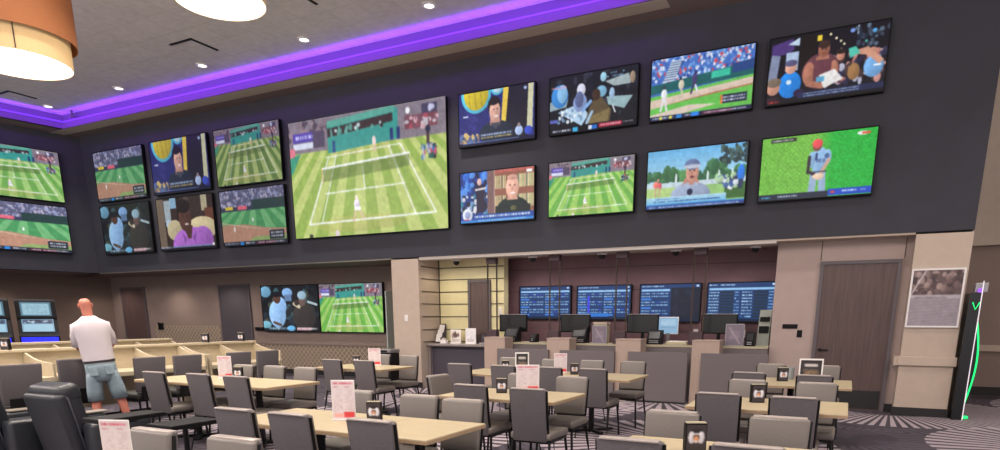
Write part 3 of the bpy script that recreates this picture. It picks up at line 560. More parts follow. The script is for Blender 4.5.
# ceiling: soffit ring, stepped lip, cove, upper tiles
XR = -3.05
sbox('ceiling_soffit', M['soffit'], -21.2, 1.48, 11.50, YB+.35, ZB1, ZB1+.1)
sbox('ceiling_lip', M['cream'], -19.6, XR, 11.16, 11.50, ZB1-.005, ZB1+.09)
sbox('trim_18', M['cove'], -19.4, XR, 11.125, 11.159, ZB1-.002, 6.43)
sbox('ceiling_right', M['soffit'], XR, 7.2, -4, 11.5, ZB1, ZB1+.1)
sbox('ceiling_far_right', M['soffit'], 1.48, 7.2, 11.5, 16.0, ZB1, ZB1+.1)
sbox('wall_right', M['cream'], 7, 7.2, 8.5, 16.0, 0, ZB1)
def tl(y, off=0): return -18.78-(11.15-y)*.2-off
struct(MB().prism([(tl(11.5), 11.5), (tl(-4), -4), (-25.5, -4), (-20.6, 11.5)], 'z', ZB1, ZB1+.1), 'ceiling_left', M['soffit'])
sbox('ceiling', M['ceil'], -25, XR+.2, -4, 11.6, ZU, ZU+.1)
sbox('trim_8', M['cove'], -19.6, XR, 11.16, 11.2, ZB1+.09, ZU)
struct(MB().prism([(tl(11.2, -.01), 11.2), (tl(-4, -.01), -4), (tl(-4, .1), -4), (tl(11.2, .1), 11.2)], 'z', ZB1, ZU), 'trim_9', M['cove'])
sbox('trim_10', M['cream'], XR+.05, XR+.09, -4, 11.2, ZB1+.1, ZU)
L1_ = MB().box(tl(11.1)+.02, XR, 11.13, 11.16, 6.435, 6.46).build('led_strip', M['led'])
tag(L1_, 'long purple light strip along the ceiling cove above the screens', 'light strip')
L2_ = MB().prism([(tl(11.1, -.045), 11.12), (tl(-4, -.045), -4), (tl(-4, -.012), -4), (tl(11.1, -.012), 11.12)], 'z', 6.435, 6.46).build('led_strip', M['led'])
tag(L2_, 'shorter purple light strip in the ceiling cove above the left wall', 'light strip')

# doors
def door(name, x0, x1, z1, y, m, handle=None, kick=False):
    r = bpy.data.objects.new(name, None); C.objects.link(r); r.location = ((x0+x1)/2, y, 0); r['kind'] = 'structure'; w = (x1-x0)/2; f = .055
    b = MB().box(-w, -w+f, -.05, -.001, 0, z1).box(w-f, w, -.05, -.001, 0, z1).box(-w+f, w-f, -.05, -.001, z1-f, z1); b.build('door_frame', M['frame'], r)
    lf = MB().box(-w+f, w-f, -.03, -.001, .01, z1-f).build('door_leaf', m, r)
    if kick: MB().box(-w+f+.02, w-f-.02, -.034, -.03, .03, .33).build('kick_plate', M['base'], lf)
    if handle is not None:
        hx = (-w+.12)*handle; MB().lathe([(0, 0), (.028, 0), (.028, .012), (0, .012)], (0, 0, 0), 16).build('rose', M['blackm'], lf).matrix_local = Matrix.Translation((hx, -.045, .98)) @ Matrix.Rotation(PI/2, 4, 'X')
        MB().tube([(hx, -.04, .98), (hx, -.08, .98), (hx+.12*handle, -.08, .98)], .011, 8).build('lever', M['blackm'], lf)
    return r
door('door_1', -20.8, -19.62, 2.43, YR, M['doorw'])
door('door_2', -16.32, -15.06, 2.42, YR, M['doorg'])
door('door_3', -7.50, -6.94, 2.30, YC, M['doorw'], 1)
door('door_4', -.52, .64, 2.40, 12.2, M['doorw'], 1, True)
tagd = None
# lattice wainscot on the recessed wall
def lattice(name, x0, x1, z0, z1, s=.15):
    mb = MB(); h = z1-z0; y = YR-.012
    x = x0-h
    while x < x1:
        for d in (1, -1):
            a, b = (x, z0), (x+h, z1)
            if d < 0: a, b = (x, z1), (x+h, z0)
            t0 = max(0, (x0-x)/h); t1 = min(1, (x1-x)/h)
            if t1 > t0+.02:
                p = [(a[0]+(b[0]-a[0])*t, a[1]+(b[1]-a[1])*t) for t in (t0, t1)]
                dx, dz = p[1][0]-p[0][0], p[1][1]-p[0][1]; L = math.hypot(dx, dz); nx, nz = -dz/L*.009, dx/L*.009
                v = [(p[0][0]+nx, y, p[0][1]+nz), (p[1][0]+nx, y, p[1][1]+nz), (p[1][0]-nx, y, p[1][1]-nz), (p[0][0]-nx, y, p[0][1]-nz)]
                mb.quad(*v)
        x += s
    struct(mb, name, M['lat'])
M['lat'] = mat('lattice_champagne', (186, 168, 142), .5)
M['latb'] = mat('lattice_back', (134, 120, 108), .8)
sbox('trim_11', M['latb'], -19.35, -16.4, YR-.01, YR, .1, 1.30); lattice('trim_12', -19.33, -16.42, .12, 1.28)
sbox('trim_13', M['latb'], -15.0, -9.0, YR-.01, YR, .1, .80); lattice('trim_14', -14.98, -9.0, .12, .78)
sbox('trim_15', M['wall'], -15.0, -9.0, YR-.04, YR, .80, .88)

# ------------------------------------------------------------------ ceiling fittings
k = (ZU-1.5)/5.35
DLG = 'recessed downlights in the tiled ceiling'
spots = [(-19.14, 11.05-.35, 'recessed downlight nearest the left ceiling corner'), (-16.17, 11.03, 'second recessed downlight from the left ceiling corner'), (-13.14, 10.95, 'recessed downlight just below the chevron-shaped air slot'),
         (-10.18, 10.94, 'recessed downlight right of the white drum pendant'), (-7.17, 10.86, 'rightmost recessed downlight near the top edge')]
for i, (x, y, lb) in enumerate(spots):
    if i == 0: y = 11.05
    r = thing('downlight', lb, 'ceiling light', (x*k, y*k, ZU-.02), 0, DLG)
    MB().lathe([(.085, .02), (.125, .018), (.13, 0), (.085, .0)], n=24).build('trim_ring', M['white'], r, 'auto')
    MB().disc((0, 0, .008), .088, 24).build('lens', M['bulb'], r)
# the hall's downlights, seen and unseen
for i in range(5):
    for j, y in enumerate((10.6, 7.4, 4.2, 1.0)):
        x = (-18.6, -15.8, -12.8, -9.9, -7.0)[i]
        add_light('SPOT', (x if i else -17.6, y, ZU-.06), 215, (1, .9, .82), (0, 0, 0), .12, spot=math.radians(110), blend=.8)
for x, y in ((-4.2, 9.5), (-4.2, 5.5), (-4.2, 1.5), (-1, 9.3), (-1, 5.5), (-1, 1.5), (2.3, 9.5), (2.3, 5), (3, 12.5)):
    add_light('SPOT', (x, y, ZB1-.06), 165, (1, .9, .82), (0, 0, 0), .12, spot=math.radians(110), blend=.8)
for x in (-7.9, -7.1): add_light('SPOT', (x, 12.15, ZB0-.05), 20, (1, .88, .62), (0, 0, 0), .06, spot=math.radians(130), blend=.8)
for x in (-6.0, -4.7, -3.3, -2.0): add_light('SPOT', (x, 12.35, ZB0-.05), 22, (1, .85, .8), (0, 0, 0), .06, spot=math.radians(130), blend=.8)
for x, y in ((-20.5, 12.7), (-18, 12.7), (-15.7, 12.7), (-13.4, 12.7), (-11.2, 12.7), (-21.2, 10.2), (-21.6, 7.8)): add_light('SPOT', (x, y, ZB0-.05), 38, (1, .85, .75), (0, 0, 0), .06, spot=math.radians(130), blend=.8)  # added spots without fittings, to brighten the dark recess walls
# air slots
def slot(label, c, a, b):
    r = thing('air_vent', label, 'vent', (c[0], c[1], ZU-.012), 0, 'dark air slots in the ceiling'); mb = MB()
    MB().box(-.25, .25, -.25, .25, .006, .012).build('face_plate', M['ceil'], r)
    MB().box(-.31, .31, -.31, -.26, -.002, .012).build('slot', M['black'], r); MB().box(.26, .31, -.26, .31, -.002, .012).build('slot', M['black'], r)
    return r
slot('square ceiling vent with chevron-shaped dark slots near the white drum pendant', (-12.45*k, 10.22*k, 0), 0, 0)
slot('square ceiling vent with dark slots above the left cove', (-19.05*k, 10.25*k, 0), 0, 0)
slot('dark ceiling vent at the top edge of the picture', (-9.2*k, 9.62*k, 0), 0, 0)
for x, y, lb in ((-18.9, 11.0, 'small dark ceiling bracket in the left corner of the cove'), (-18.1, 11.0, 'small dark ceiling bracket right of the corner one')):
    r = thing('ceiling_bracket', lb, 'bracket', (x, y, ZU-.16), 0, 'small brackets by the cove corner')
    MB().box(-.02, .02, -.02, .02, .04, .16).build('stem', M['frame'], r); MB().box(-.06, .06, -.06, .06, 0, .04, .01).build('head', M['frame'], r)

# pendants
def pendant(label, x, y, z, rad, outer=True):
    r = thing('drum_pendant', label, 'pendant lamp', (x, y, z), 0, 'drum pendant lamps'); R = rad
    MB().lathe([(R, 0), (R, .9), (R*.985, .9), (R*.985, 0), (R, 0)], n=64).build('inner_drum', M['shadei'], r, 'auto')
    MB().lathe([(R*.985, .004), (R*.985, .03)], n=64).disc((0, 0, .004), R*.985, 64).build('diffuser', M['diff'], r)
    ro = R*1.13
    MB().lathe([(ro, .24), (ro, 1.2), (ro*.985, 1.2), (ro*.985, .24), (ro, .24)], n=64).build('outer_drum', M['shade'], r, 'auto')
    for a in (1.6, 3.7, 5.78): MB().box(R*1.001, R*1.006+.004, -.006, .006, .01, .88, rot=Matrix.Rotation(a, 3, 'Z'), piv=(0, 0, 0)).build('seam', M['groove'], r)
    MB().tube([(0, 0, .9), (0, 0, ZU-z)], .012, 8).build('stem', M['blackm'], r)
    b = MB()
    for a in range(3): b.box(-.01, ro*.99, -.012, .012, 1.1, 1.12, rot=Matrix.Rotation(a*2*PI/3, 3, 'Z'), piv=(0, 0, 0))
    b.build('spider', M['blackm'], r)
    add_light('AREA', (x, y, z-.03), 70, (1, .9, .76), (0, 0, 0), R*1.7).data.shape = 'DISK'
    add_light('POINT', (x, y, z+.75), 52, (1, .8, .55), size=.2)
pendant('orange-brown outer and cream inner drum lamp at the top left corner', -8.87, 4.86, 4.35, .54)
pendant('glowing white drum lamp cut off by the top edge of the picture', -6.68, 5.89, 4.95, .49)

# dome cameras
for x, lb in ((-7.68, 'dome camera above the cream panelled wall'), (-5.87, 'dome camera above the leftmost odds board'), (-4.39, 'dome camera above the second odds board'), (-2.97, 'dome camera above the third odds board'), (-1.59, 'dome camera above the rightmost odds board')):
    r = thing('dome_camera', lb, 'security camera', (x, 12.42, ZB0), 0, 'dome cameras over the betting counter')
    MB().lathe([(0, -.001), (.1, -.001), (.1, -.05), (.085, -.07), (0, -.07)], n=24).build('housing', M['white'], r, 'auto')
    MB().lathe([(.07, -.07), (.066, -.1), (.05, -.13), (.025, -.145), (.001, -.148)], n=24).build('dome', M['glassd'], r, True)

# ------------------------------------------------------------------ poster, switches
def card(pic, name, w, h, parent, loc, m=None, tilt=0, rz=0):
    o = pic.mesh(name, w, h, m or M['print'], parent, loc); o.rotation_euler = (tilt, 0, rz); return o
p = Pic(60, 76, (150, 142, 152)); p.rect(0, 0, 1, .45, (92, 74, 74)); p.blobs(0, 0, 1, .43, [(70, 54, 56), (130, 110, 108), (60, 46, 50), (160, 140, 136), (104, 84, 84)], 90, .045); p.line(.26, 0, 0, .45, .02, (214, 206, 210)); p.rect(0, .44, 1, .5, (176, 168, 178)); p.text(.08, .47, .7, .51, (110, 104, 112))
for i in range(9): p.line(0, .58+i*.06, 1, .53+i*.055, .012, (122, 116, 126), .5)
r = thing('framed_poster', 'white-framed poster with a dark photograph above grey lines, on the beige pillar', 'poster', (1.11, YB-.03, 1.36))
MB().box(-.345, .345, 0, .028, 0, .86).build('backing', M['white'], r)
MB().box(-.345, -.32, -.012, 0, 0, .86).box(.32, .345, -.012, 0, 0, .86).box(-.32, .32, -.012, 0, 0, .025).box(-.32, .32, -.012, 0, .835, .86).build('picture_frame', M['white'], r)
card(p, 'print', .64, .81, [c for c in r.children if c.name.startswith('backing')][0], (0, -.002, .43))
def plate(label, x, y, z, w, h, m, name='switch_plate', cat='switch', toggles=1):
    r = thing(name, label, cat, (x, y-.012, z)); cv = MB().box(-w/2, w/2, 0, .012, -h/2, h/2, .003).build('cover', m, r)
    for i in range(toggles):
        xx = (i-(toggles-1)/2)*.05; MB().box(xx-.012, xx+.012, -.008, 0, -.025, .025, .002).build('toggle', m, cv)
plate('white switch plate on the beige pillar left of the betting counter', -8.62, YB, 1.5, .09, .13, M['white'])
plate('black wide wall plate left of the wooden door', -.90, 12.2, 1.36, .24, .075, M['black'], toggles=3)
plate('small black wall plate below the wide black one', -.74, 12.2, 1.24, .08, .12, M['black'])
plate('white outlet on the plum wall below the third odds board', -2.66, YT, 1.22, .09, .14, M['white'], 'outlet', 'outlet')
plate('white outlet on the plum wall below the rightmost odds board', -1.78, YT, 1.21, .09, .14, M['white'], 'outlet', 'outlet')
plate('white switch plate right of the door in the cream wall', -6.72, YC, 1.62, .07, .2, M['white'])
r = thing('wall_phone', 'small black wall phone above the lattice between the two doors', 'phone', (-19.0, YR-.05, 1.25)); MB().box(-.07, .07, 0, .05, -.1, .1, .01).build('phone_body', M['black'], r); MB().box(-.09, -.05, -.04, 0, -.1, .12, .01).build('handset', M['black'], r)
r = thing('wall_bracket', 'small black bracket left of the pair of lower televisions', 'bracket', (-14.8, YR-.06, 1.2)); MB().box(-.14, .14, 0, .06, -.05, .05, .01).build('bracket_body', M['black'], r); MB().box(.1, .2, -.03, 0, -.03, .03, .01).build('bracket_arm', M['black'], r)

# ------------------------------------------------------------------ betting counter
mb = MB(); sbox('trim_16', M['lightc'], -6.7, -1.21, 12.05, 12.72, .98, 1.02); sbox('trim_17', M['greyp'], -6.7, -1.21, 12.052, 12.1, 0, .97)
for i, x in enumerate((-6.72, -5.33, -3.94, -2.55)):
    lb = ['taupe counter divider at the left end of the betting counter', 'second taupe counter divider from the left', 'third taupe counter divider from the left', 'rightmost taupe counter divider, under the fourth monitor'][i]
    r = thing('counter_divider', lb, 'counter divider', (x+.365, 11.8, 0), 0, 'taupe dividers of the betting counter')
    MB().box(-.235, .235, -.13, .24, 0, 1.115, .006).build('body', M['blk'], r); MB().box(-.24, .24, -.14, .245, 1.105, 1.125, .004).build('cap', M['blk'], r)
for i, (a, b) in enumerate(((-6.26, -5.14), (-4.90, -3.81), (-3.55, -2.47), (-2.24, -1.14))):
    lb = ['leftmost grey modesty panel before the betting counter', 'second grey modesty panel from the left', 'third grey panel, the one facing the open carpet', 'rightmost grey panel beside the wooden door wall'][i]
    r = thing('low_partition', lb, 'partition', ((a+b)/2, 11.6, 0), 0, 'grey panels before the betting counter'); w = (b-a)/2
    MB().box(-w, w, 0, .06, .03, .905, .004).build('panel_face', M['greyp'], r); MB().box(-w, w, .01, .05, 0, .03).build('toe_kick', M['base'], r)
for i, x in enumerate((-6.64, -5.24, -3.88, -2.45)):
    lb = 'dark double-rod post '+['at the left end of the betting counter', 'between the first and second odds boards', 'before the right edge of the second odds board', 'between the third and rightmost odds boards'][i]
    r = thing('security_post', lb, 'post', (x, 12.12, 1.125), 0, 'dark posts on the betting counter')
    MB().box(-.11, .11, -.06, .06, ZB0-.17-1.125, ZB0-.04-1.125, .004).build('top_bracket', M['plumd'], r)
    MB().box(-.12, .12, -.07, .07, -.1, .13, .004).build('base_bracket', M['plumd'], r)
    for s in (-1, 1): MB().box(s*.105-.012, s*.105+.012, -.012, .012, .13, ZB0-.17-1.125).build('rod', M['groove'], r)
MON = ((-6.62, -5.98), (-5.22, -4.59), (-3.83, -3.22), (-2.43, -1.79))
for i, (a, b) in enumerate(MON):
    lb = 'black monitor '+['at the left end of the betting counter', 'before the second odds board', 'before the third odds board, left of a pale lit screen', 'at the right end of the betting counter'][i]
    r = thing('monitor', lb, 'monitor', ((a+b)/2, 12.42, 1.02), 0, 'black monitors on the betting counter'); w = (b-a)/2
    MB().box(-w, w, -.03, .02, .2, .55, .008).build('casing', M['black'], r); MB().box(-w+.02, w-.02, -.034, -.03, .22, .53).build('screen', M['glassd'], r); MB().box(-w, w, -.035, .022, .545, .555).build('top_edge', M['steel'], r)
    MB().box(-.03, .03, -.01, .03, .02, .22).build('stand', M['black'], r); MB().box(-.13, .13, -.09, .09, 0, .02, .006).build('foot', M['black'], r)
r = thing('lit_monitor', 'pale blue lit screen behind the third black monitor', 'monitor', (-3.08, 12.6, 1.02)); MB().box(-.19, .19, 0, .03, .18, .5, .006).build('casing', M['white'], r)
p = Pic(30, 24, (140, 176, 206)); p.text(.1, .1, .9, .5, (200, 225, 240), 4); p.rect(.1, .6, .9, .62, (90, 120, 160)); card(p, 'screen', .36, .29, r, (0, -.004, .34), M['screen']); MB().box(-.03, .03, 0, .03, .01, .2).build('stand', M['steel'], r); MB().box(-.1, .1, -.06, .06, 0, .012, .004).build('foot', M['steel'], r)
def terminal(x, y, label, w=.24, h=.3, m='black', z=1.02):
    r = thing('betting_terminal', label, 'terminal', (x, y, z), 0, 'small black terminals on the counter')
    MB().prism([(-.1, 0), (.12, 0), (.12, h), (.02, h), (-.1, h*.35)], 'x', -w/2, w/2).build('terminal_body', M[m], r)
    MB().box(-w/2+.03, w/2-.03, -.002, .002, 0, h*.55).build('terminal_screen', M['glassd'], r).matrix_local = Matrix.Translation((0, -.094, h*.42)) @ Matrix.Rotation(-.58, 4, 'X')
    for q in range(2): MB().box(-w/2+.04, w/2-.04, -.106, -.1, .03+q*.03, .045+q*.03).build('printer_slot', M['steel'], r)
terminal(-6.2, 12.16, 'black betting terminal under the first monitor', .3); terminal(-4.72, 12.2, 'black betting terminal under the second monitor', .3, .32); terminal(-3.22, 12.2, 'black betting terminal left of the pale lit screen', .26, .26)
terminal(-5.72, 12.2, 'small grey card reader between the first and second monitors', .12, .17); terminal(-1.52, 12.15, 'small pale device on a black stand at the right end of the counter', .16, .24)
def stand_sign(x, y, z, w, h, label, pic, frame='steel', rz=0, name='counter_sign'):
    r = thing(name, label, 'sign', (x, y, z), rz); bk = MB().box(-w/2, w/2, .0, .012, 0, h, .003).build('backing', M[frame], r); card(pic, 'print', w-.03, h-.03, bk, (0, -.002, h/2)); MB().box(-w/2, w/2, -.05, .05, 0, .008).build('base', M[frame], r)
def pic_grey(): 
    p = Pic(24, 30, (118, 108, 122)); p.line(.2, .15, .8, .9, .08, (150, 140, 150)); p.text(.2, .3, .8, .7, (160, 150, 160), 5); return p
stand_sign(-4.28, 12.1, 1.02, .3, .34, 'silver-framed grey sign between the second and third monitors', pic_grey()); stand_sign(-1.78, 12.1, 1.02, .32, .38, 'silver-framed grey sign under the fourth monitor', pic_grey())
r = thing('paper_stack', 'tan box of paper slips behind the silver-framed counter sign', 'box', (-4.33, 12.36, 1.02)); MB().box(-.13, .13, -.1, .1, 0, .36, .01).build('box_body', M['lightc'], r); MB().box(-.14, .14, -.11, .11, .36, .4, .006).build('lid', M['cream'], r)
r = thing('paper_tray', 'low pale tray right of the pale lit screen', 'tray', (-2.83, 12.35, 1.02)); MB().box(-.2, .2, -.13, .13, 0, .05, .008).build('tray_body', M['lightc'], r); MB().box(-.17, .17, -.1, .1, .05, .062).build('paper', M['white'], r)
r = thing('currency_counter', 'pale machine at the far right end of the betting counter', 'machine', (-1.34, 12.5, 1.02)); MB().prism([(-.14, 0), (.14, 0), (.14, .62), (.06, .62), (-.1, .2)], 'x', -.1, .1).build('machine_body', mat('grey_green_plastic', (136, 142, 134), .5), r); MB().box(-.08, .08, -.11, -.04, .22, .34).build('slot', M['black'], r); MB().box(-.08, .08, -.04, .03, .42, .5).build('slot', M['black'], r)
# information desk between the left pillar and the counter
r = thing('information_desk', 'slate-fronted desk with a grey top beside the left beige pillar', 'desk')
MB().box(-8.2, -6.78, 12.18, 12.56, 0, .9).build('front_panel', M['deskf'], r); MB().box(-8.26, -6.76, 12.02, 12.60, .9, .955, .02, 3).build('desk_top', M['stone'], r); MB().box(-8.26, -8.2, 12.1, 12.58, 0, .9).build('end_panel', M['stone'], r)
tag(r, r['label'], 'desk')
r = thing('brochure_rack', 'dark sloping brochure rack at the left end of the information desk', 'rack', (-8.13, 12.4, .955)); MB().prism([(-.1, 0), (.16, 0), (.16, .42)], 'x', -.06, .06).build('rack_frame', M['deskf'], r)
for q in range(3): MB().box(-.05, .06+.01*q, -.09+.07*q, -.08+.07*q, .03+.1*q, .2+.1*q, rot=Matrix.Rotation(-.3, 3, 'X')).build('brochure', M['white'], r)
def leaflet(w, h, bg, x, label, cols):
    p = Pic(18, 22, bg); p.blobs(.1, .2, .9, .6, cols, 14, .09); p.text(.1, .7, .9, .9, (130, 120, 120), 2); stand_sign(x, 12.3, .955, w, h, label, p, 'white', name='leaflet_holder')
leaflet(.26, .3, (226, 220, 212), -7.66, 'white leaflet holder with a dark picture on the information desk', [(120, 90, 80), (70, 60, 60)]); leaflet(.26, .33, (228, 228, 230), -7.28, 'tall plain white leaflet holder on the information desk', [(214, 214, 220)])
r = thing('small_leaflet_box', 'low white box of cards in front on the information desk', 'box', (-7.9, 12.2, .955)); MB().box(-.07, .07, -.05, .05, 0, .08, .005).build('box_body', M['white'], r); MB().box(-.05, .05, -.02, .02, .08, .12).build('cards', M['cream'], r)
r = thing('pen_cup', 'dark grey cup at the right of the information desk', 'cup', (-7.0, 12.4, .955)); MB().lathe([(0, 0), (.05, 0), (.065, .2), (.055, .2), (.045, .02), (0, .02)], n=20).build('cup_body', M['deskf'], r, 'auto')
r = thing('table_cup', 'small white saucer at the right end of the information desk', 'saucer', (-6.92, 12.22, .955)); MB().lathe([(0, 0), (.07, 0), (.1, .03), (.09, .03), (.06, .012), (0, .012)], n=24).build('saucer_body', M['white'], r, 'auto')
# bin and leaning pole by the pillar
r = thing('trash_bin', 'black bin with a silver lid against the left beige pillar', 'bin', (-8.72, 11.3, 0)); MB().box(-.16, .16, -.16, .16, 0, .78, .02).build('bin_body', M['black'], r); MB().box(-.17, .17, -.17, .17, .78, .86, .02).build('lid', M['steel'], r); MB().box(-.08, .08, -.175, -.165, .8, .84).build('opening', M['black'], r)
r = thing('glass_panel', 'narrow upright glass edge panel between the lower televisions and the pillar', 'panel', (-9.6, 12.7, 0)); MB().box(-.015, .015, -.3, .3, .05, 2.1, .004).build('glass', mat('pale_glass_edge', (176, 186, 182), .15), r); MB().box(-.04, .04, -.32, .32, 0, .05).build('foot_rail', M['steel'], r)
# kiosk behind the right pillar
r = thing('gaming_kiosk', 'tall black kiosk with a white edge and curved green light beside the right pillar', 'kiosk', (1.62, 11.66, 0))
MB().box(-.10, .04, 0, .6, 0, 1.86, .01).build('cabinet', M['glassd'], r); MB().box(.04, .05, -.02, .02, 0, 2.02, .003).build('edge_light', mat('edge_light_white', (235, 225, 235), .4, emit=.55), r)
MB().box(-.03, .13, .12, .3, 1.86, 2.0, .01).build('top_box', M['steel'], r); MB().box(.0, .06, .05, .12, 1.74, 1.92, .01).build('top_glow', M['violet'], r)
pts = [(.035+.085*math.sin(PI*t)*(1-.1*t), .02+.0*t, 1.5-1.3*t) for t in [i/14 for i in range(15)]]
MB().tube(pts, .012, 8).build('green_light_tube', M['green'], r, True)
MB().tube([(-.05, -.006, 1.72), (-.01, -.006, 1.62), (.035, -.006, 1.72)], .009, 6).build('green_light_tip', M['green'], r); MB().box(.05, .12, .0, .1, .02, .06, .015).build('green_light_foot', M['green'], r)
MB().prism([(.058+.055*math.sin(PI*t)*(1-.1*t), 1.5-1.3*t) for t in [i/14 for i in range(15)]]+[(.058, .2)], 'y', .04, .5).build('curved_door', M['glassd'], r)

# ------------------------------------------------------------------ left wall kiosks
def kiosk(label, x, y):
    r = thing('betting_kiosk', label, 'kiosk', (x, y, 0), -PI/2+math.radians(-158), 'self-service kiosks along the left wall')
    r.rotation_euler = (0, 0, math.radians(62))
    MB().prism([(-.2, 0), (.22, 0), (.22, 1.84), (.10, 1.88), (.04, 1.84), (.0, 1.50), (-.2, 1.20), (-.34, 1.14), (-.34, .94), (-.2, .86)], 'x', -.34, .34).build('cabinet', M['black'], r)
    p = Pic(40, 30, (70, 110, 130)); p.rect(.08, .12, .92, .9, (150, 190, 206)); p.text(.15, .2, .85, .8, (110, 150, 170), 6, .4)
    card(p, 'upper_screen', .52, .28, r, (0, .012, 1.68), M['screen'], tilt=-.117)
    p = Pic(40, 30, (120, 160, 186)); p.rect(.05, .05, .95, .35, (60, 80, 110)); p.blobs(.05, .08, .95, .35, [(180, 200, 215), (30, 40, 60)], 22, .05); p.rect(.05, .4, .95, .95, (160, 200, 220))
    card(p, 'lower_screen', .54, .30, r, (0, -.108, 1.352), M['screen'], tilt=-.588)
    MB().box(-.31, .31, -.35, -.338, .97, 1.12, .004).build('blue_light', M['blue'], r)
    MB().box(-.34, .34, -.03, .03, 1.49, 1.52).build('screen_divider', M['black'], r)
kiosk('black two-screen betting kiosk left of the standing man', -15.0, 7.80); kiosk('black two-screen betting kiosk cut by the left picture edge', -15.1, 6.98)

# ------------------------------------------------------------------ carrels
def carrel(label, X, y0, ys, y1):
    r = thing('betting_carrel', label, 'desk', (X, (y0+y1)/2, 0), 0, 'maple study carrels'); yc = (y0+y1)/2; a, b = y0-yc, y1-yc
    MB().box(-.66, 0, a+.02, b-.02, .70, .765, .006).build('desk_top', M['woodv'], r)
    MB().box(-.70, -.665, a+.02, b-.02, .25, 1.06).build('back_panel', M['woodv'], r)
    MB().box(-.74, -.60, a, b, 1.06, 1.10, .008).build('cap', M['woodv'], r)
    pr = [(-.70, .765), (0, .765), (0, .935), (-.06, .94)]+[(-.06-.56*t, .94+.12*(t**2.2)) for t in [i/8 for i in range(1, 9)]]+[(-.70, 1.06)]
    for y in ys: MB().prism([(u, v) for u, v in pr], 'y', y-yc-.014, y-yc+.014).build('divider', M['woodv'], r)
    for y in (a+.02, b-.02): MB().prism([(-.7, 0), (0, 0)]+pr[2:], 'y', y-.018, y+.018).build('end_panel', M['woodv'], r)
    MB().box(-.6, -.56, a+.05, b-.05, .1, .14).build('foot_bar', M['blackm'], r)
carrel('long near maple carrel desk where the man stands', -9.05, 2.55, (3.31, 4.06, 4.81, 5.56, 6.33), 7.08)
carrel('short near maple carrel desk at the right end of the row', -9.05, 7.12, (7.86,), 8.62)
carrel('far maple carrel desk behind the nearer row', -11.7, 3.6, (4.35, 5.1, 5.85, 6.6, 7.35, 8.1), 8.86)

# ------------------------------------------------------------------ chairs
def make_chair():
    r = thing('dining_chair', 'x', 'chair')
    def taper(mb, w0, w1, z0, z1, y0, y1, th, bev=.018):
        t = bmesh.new(); bmesh.ops.create_cube(t, size=1)
        for v in t.verts:
            top = v.co.z > 0; w = w1 if top else w0; yy = y1 if top else y0
            v.co = Vector((v.co.x*w, yy+v.co.y*th, z1 if top else z0))
        bmesh.ops.bevel(t, geom=t.edges[:], offset=bev, segments=3, profile=.5, affect='EDGES'); mb._m(t); return mb
    taper(MB(), .345, .36, .50, .885, -.175, -.235, .045).build('backrest', M['leather'], r, 'auto')
    bc = taper(MB(), .335, .35, .40, .88, -.200, -.268, .022, .008).build('back_cover', M['cloth'], r, 'auto')
    MB().box(-.16, .16, -.285, -.225, .878, .892, .006).build('top_piping', M['leatherd'], bc, 'auto')
    MB().box(-.205, .205, -.21, .24, .41, .485, .028, 4).build('seat', M['leather'], r, 'auto')
    MB().box(-.19, .19, -.19, .22, .385, .412).build('seat_frame', M['blackm'], r)
    for sx in (-1, 1):
        MB().tube([(sx*.18, .20, .40), (sx*.195, .225, .2), (sx*.205, .235, 0)], .013, 8).build('leg', M['blackm'], r)
        MB().tube([(sx*.185, -.18, .40), (sx*.2, -.22, .2), (sx*.21, -.285, 0)], .013, 8).build('leg', M['blackm'], r)
        MB().tube([(sx*.175, -.172, .40), (sx*.178, -.212, .6), (sx*.181, -.245, .87)], .011, 6).build('side_rail', M['blackm'], r)
    return r
M['leatherd'] = mat('pale_piping', (168, 158, 152), .3)
def make_desk_chair():
    r = thing('desk_chair', 'x', 'chair')
    t = bmesh.new(); bmesh.ops.create_cube(t, size=1)
    for v in t.verts:
        top = v.co.z > 0; v.co = Vector((v.co.x*(.46 if top else .42), (-.24 if top else -.19)+v.co.y*.05, .985 if top else .52))
    bmesh.ops.bevel(t, geom=t.edges[:], offset=.018, segments=3, profile=.5, affect='EDGES'); mb = MB(); mb._m(t); mb.build('backrest', M['cloth'], r, 'auto')
    MB().box(-.23, .23, -.2, .25, .43, .51, .03, 4).build('seat', M['darkseat'], r, 'auto'); MB().box(-.2, .2, -.18, .22, .39, .432).build('seat_frame', M['blackm'], r)
    MB().box(-.15, .15, -.235, -.2, .42, .6, .01).build('back_bracket', M['blackm'], r)
    for sx in (-1, 1):
        for sy in (-.2, .22): MB().tube([(sx*.19, sy, .40), (sx*.21, sy*1.15, 0)], .014, 8).build('leg', M['blackm'], r)
        MB().tube([(sx*.2, -.21, .14), (sx*.2, .23, .14)], .009, 6).build('stretcher', M['steel'], r)
    return r
proto = {}
def chair(kind, bx, by, face, label, group):
    """bx,by = top of the back; face = heading of the sitter in degrees (0 = towards the screens)"""
    if kind not in proto: o = proto[kind] = (make_chair if kind == 'd' else make_desk_chair)()
    else: o = copy_tree(proto[kind])
    a = math.radians(face); off = .26
    o.location = (bx-math.sin(a)*off, by+math.cos(a)*off, 0); o.rotation_euler = (0, 0, a)
    o['label'] = label; o['group'] = group
    return o
ORD = {1: ['the only one'], 2: ['left', 'right'], 3: ['leftmost', 'middle', 'rightmost'], 4: ['leftmost', 'second from left', 'second from right', 'rightmost']}
def row(pts, side, where, face):
    for i, q in enumerate(pts):
        look = 'grey leather chair' if side == 'far' else 'dark-backed grey chair'
        w = ORD[len(pts)][i]; lb = f'{look}, {w} on the {side} side of {where}' if len(pts) > 1 else f'{look} on the {side} side of {where}'
        chair('d', q[0], q[1], face+(q[2] if len(q) > 2 else 0), lb, 'dining chairs on the '+side+' side of '+where)
TA = 'the front centre table'; TB_ = 'the middle centre table'; TC_ = 'the back centre table'; L1w = 'the long left table'; L2w = 'the table by the left pillar'
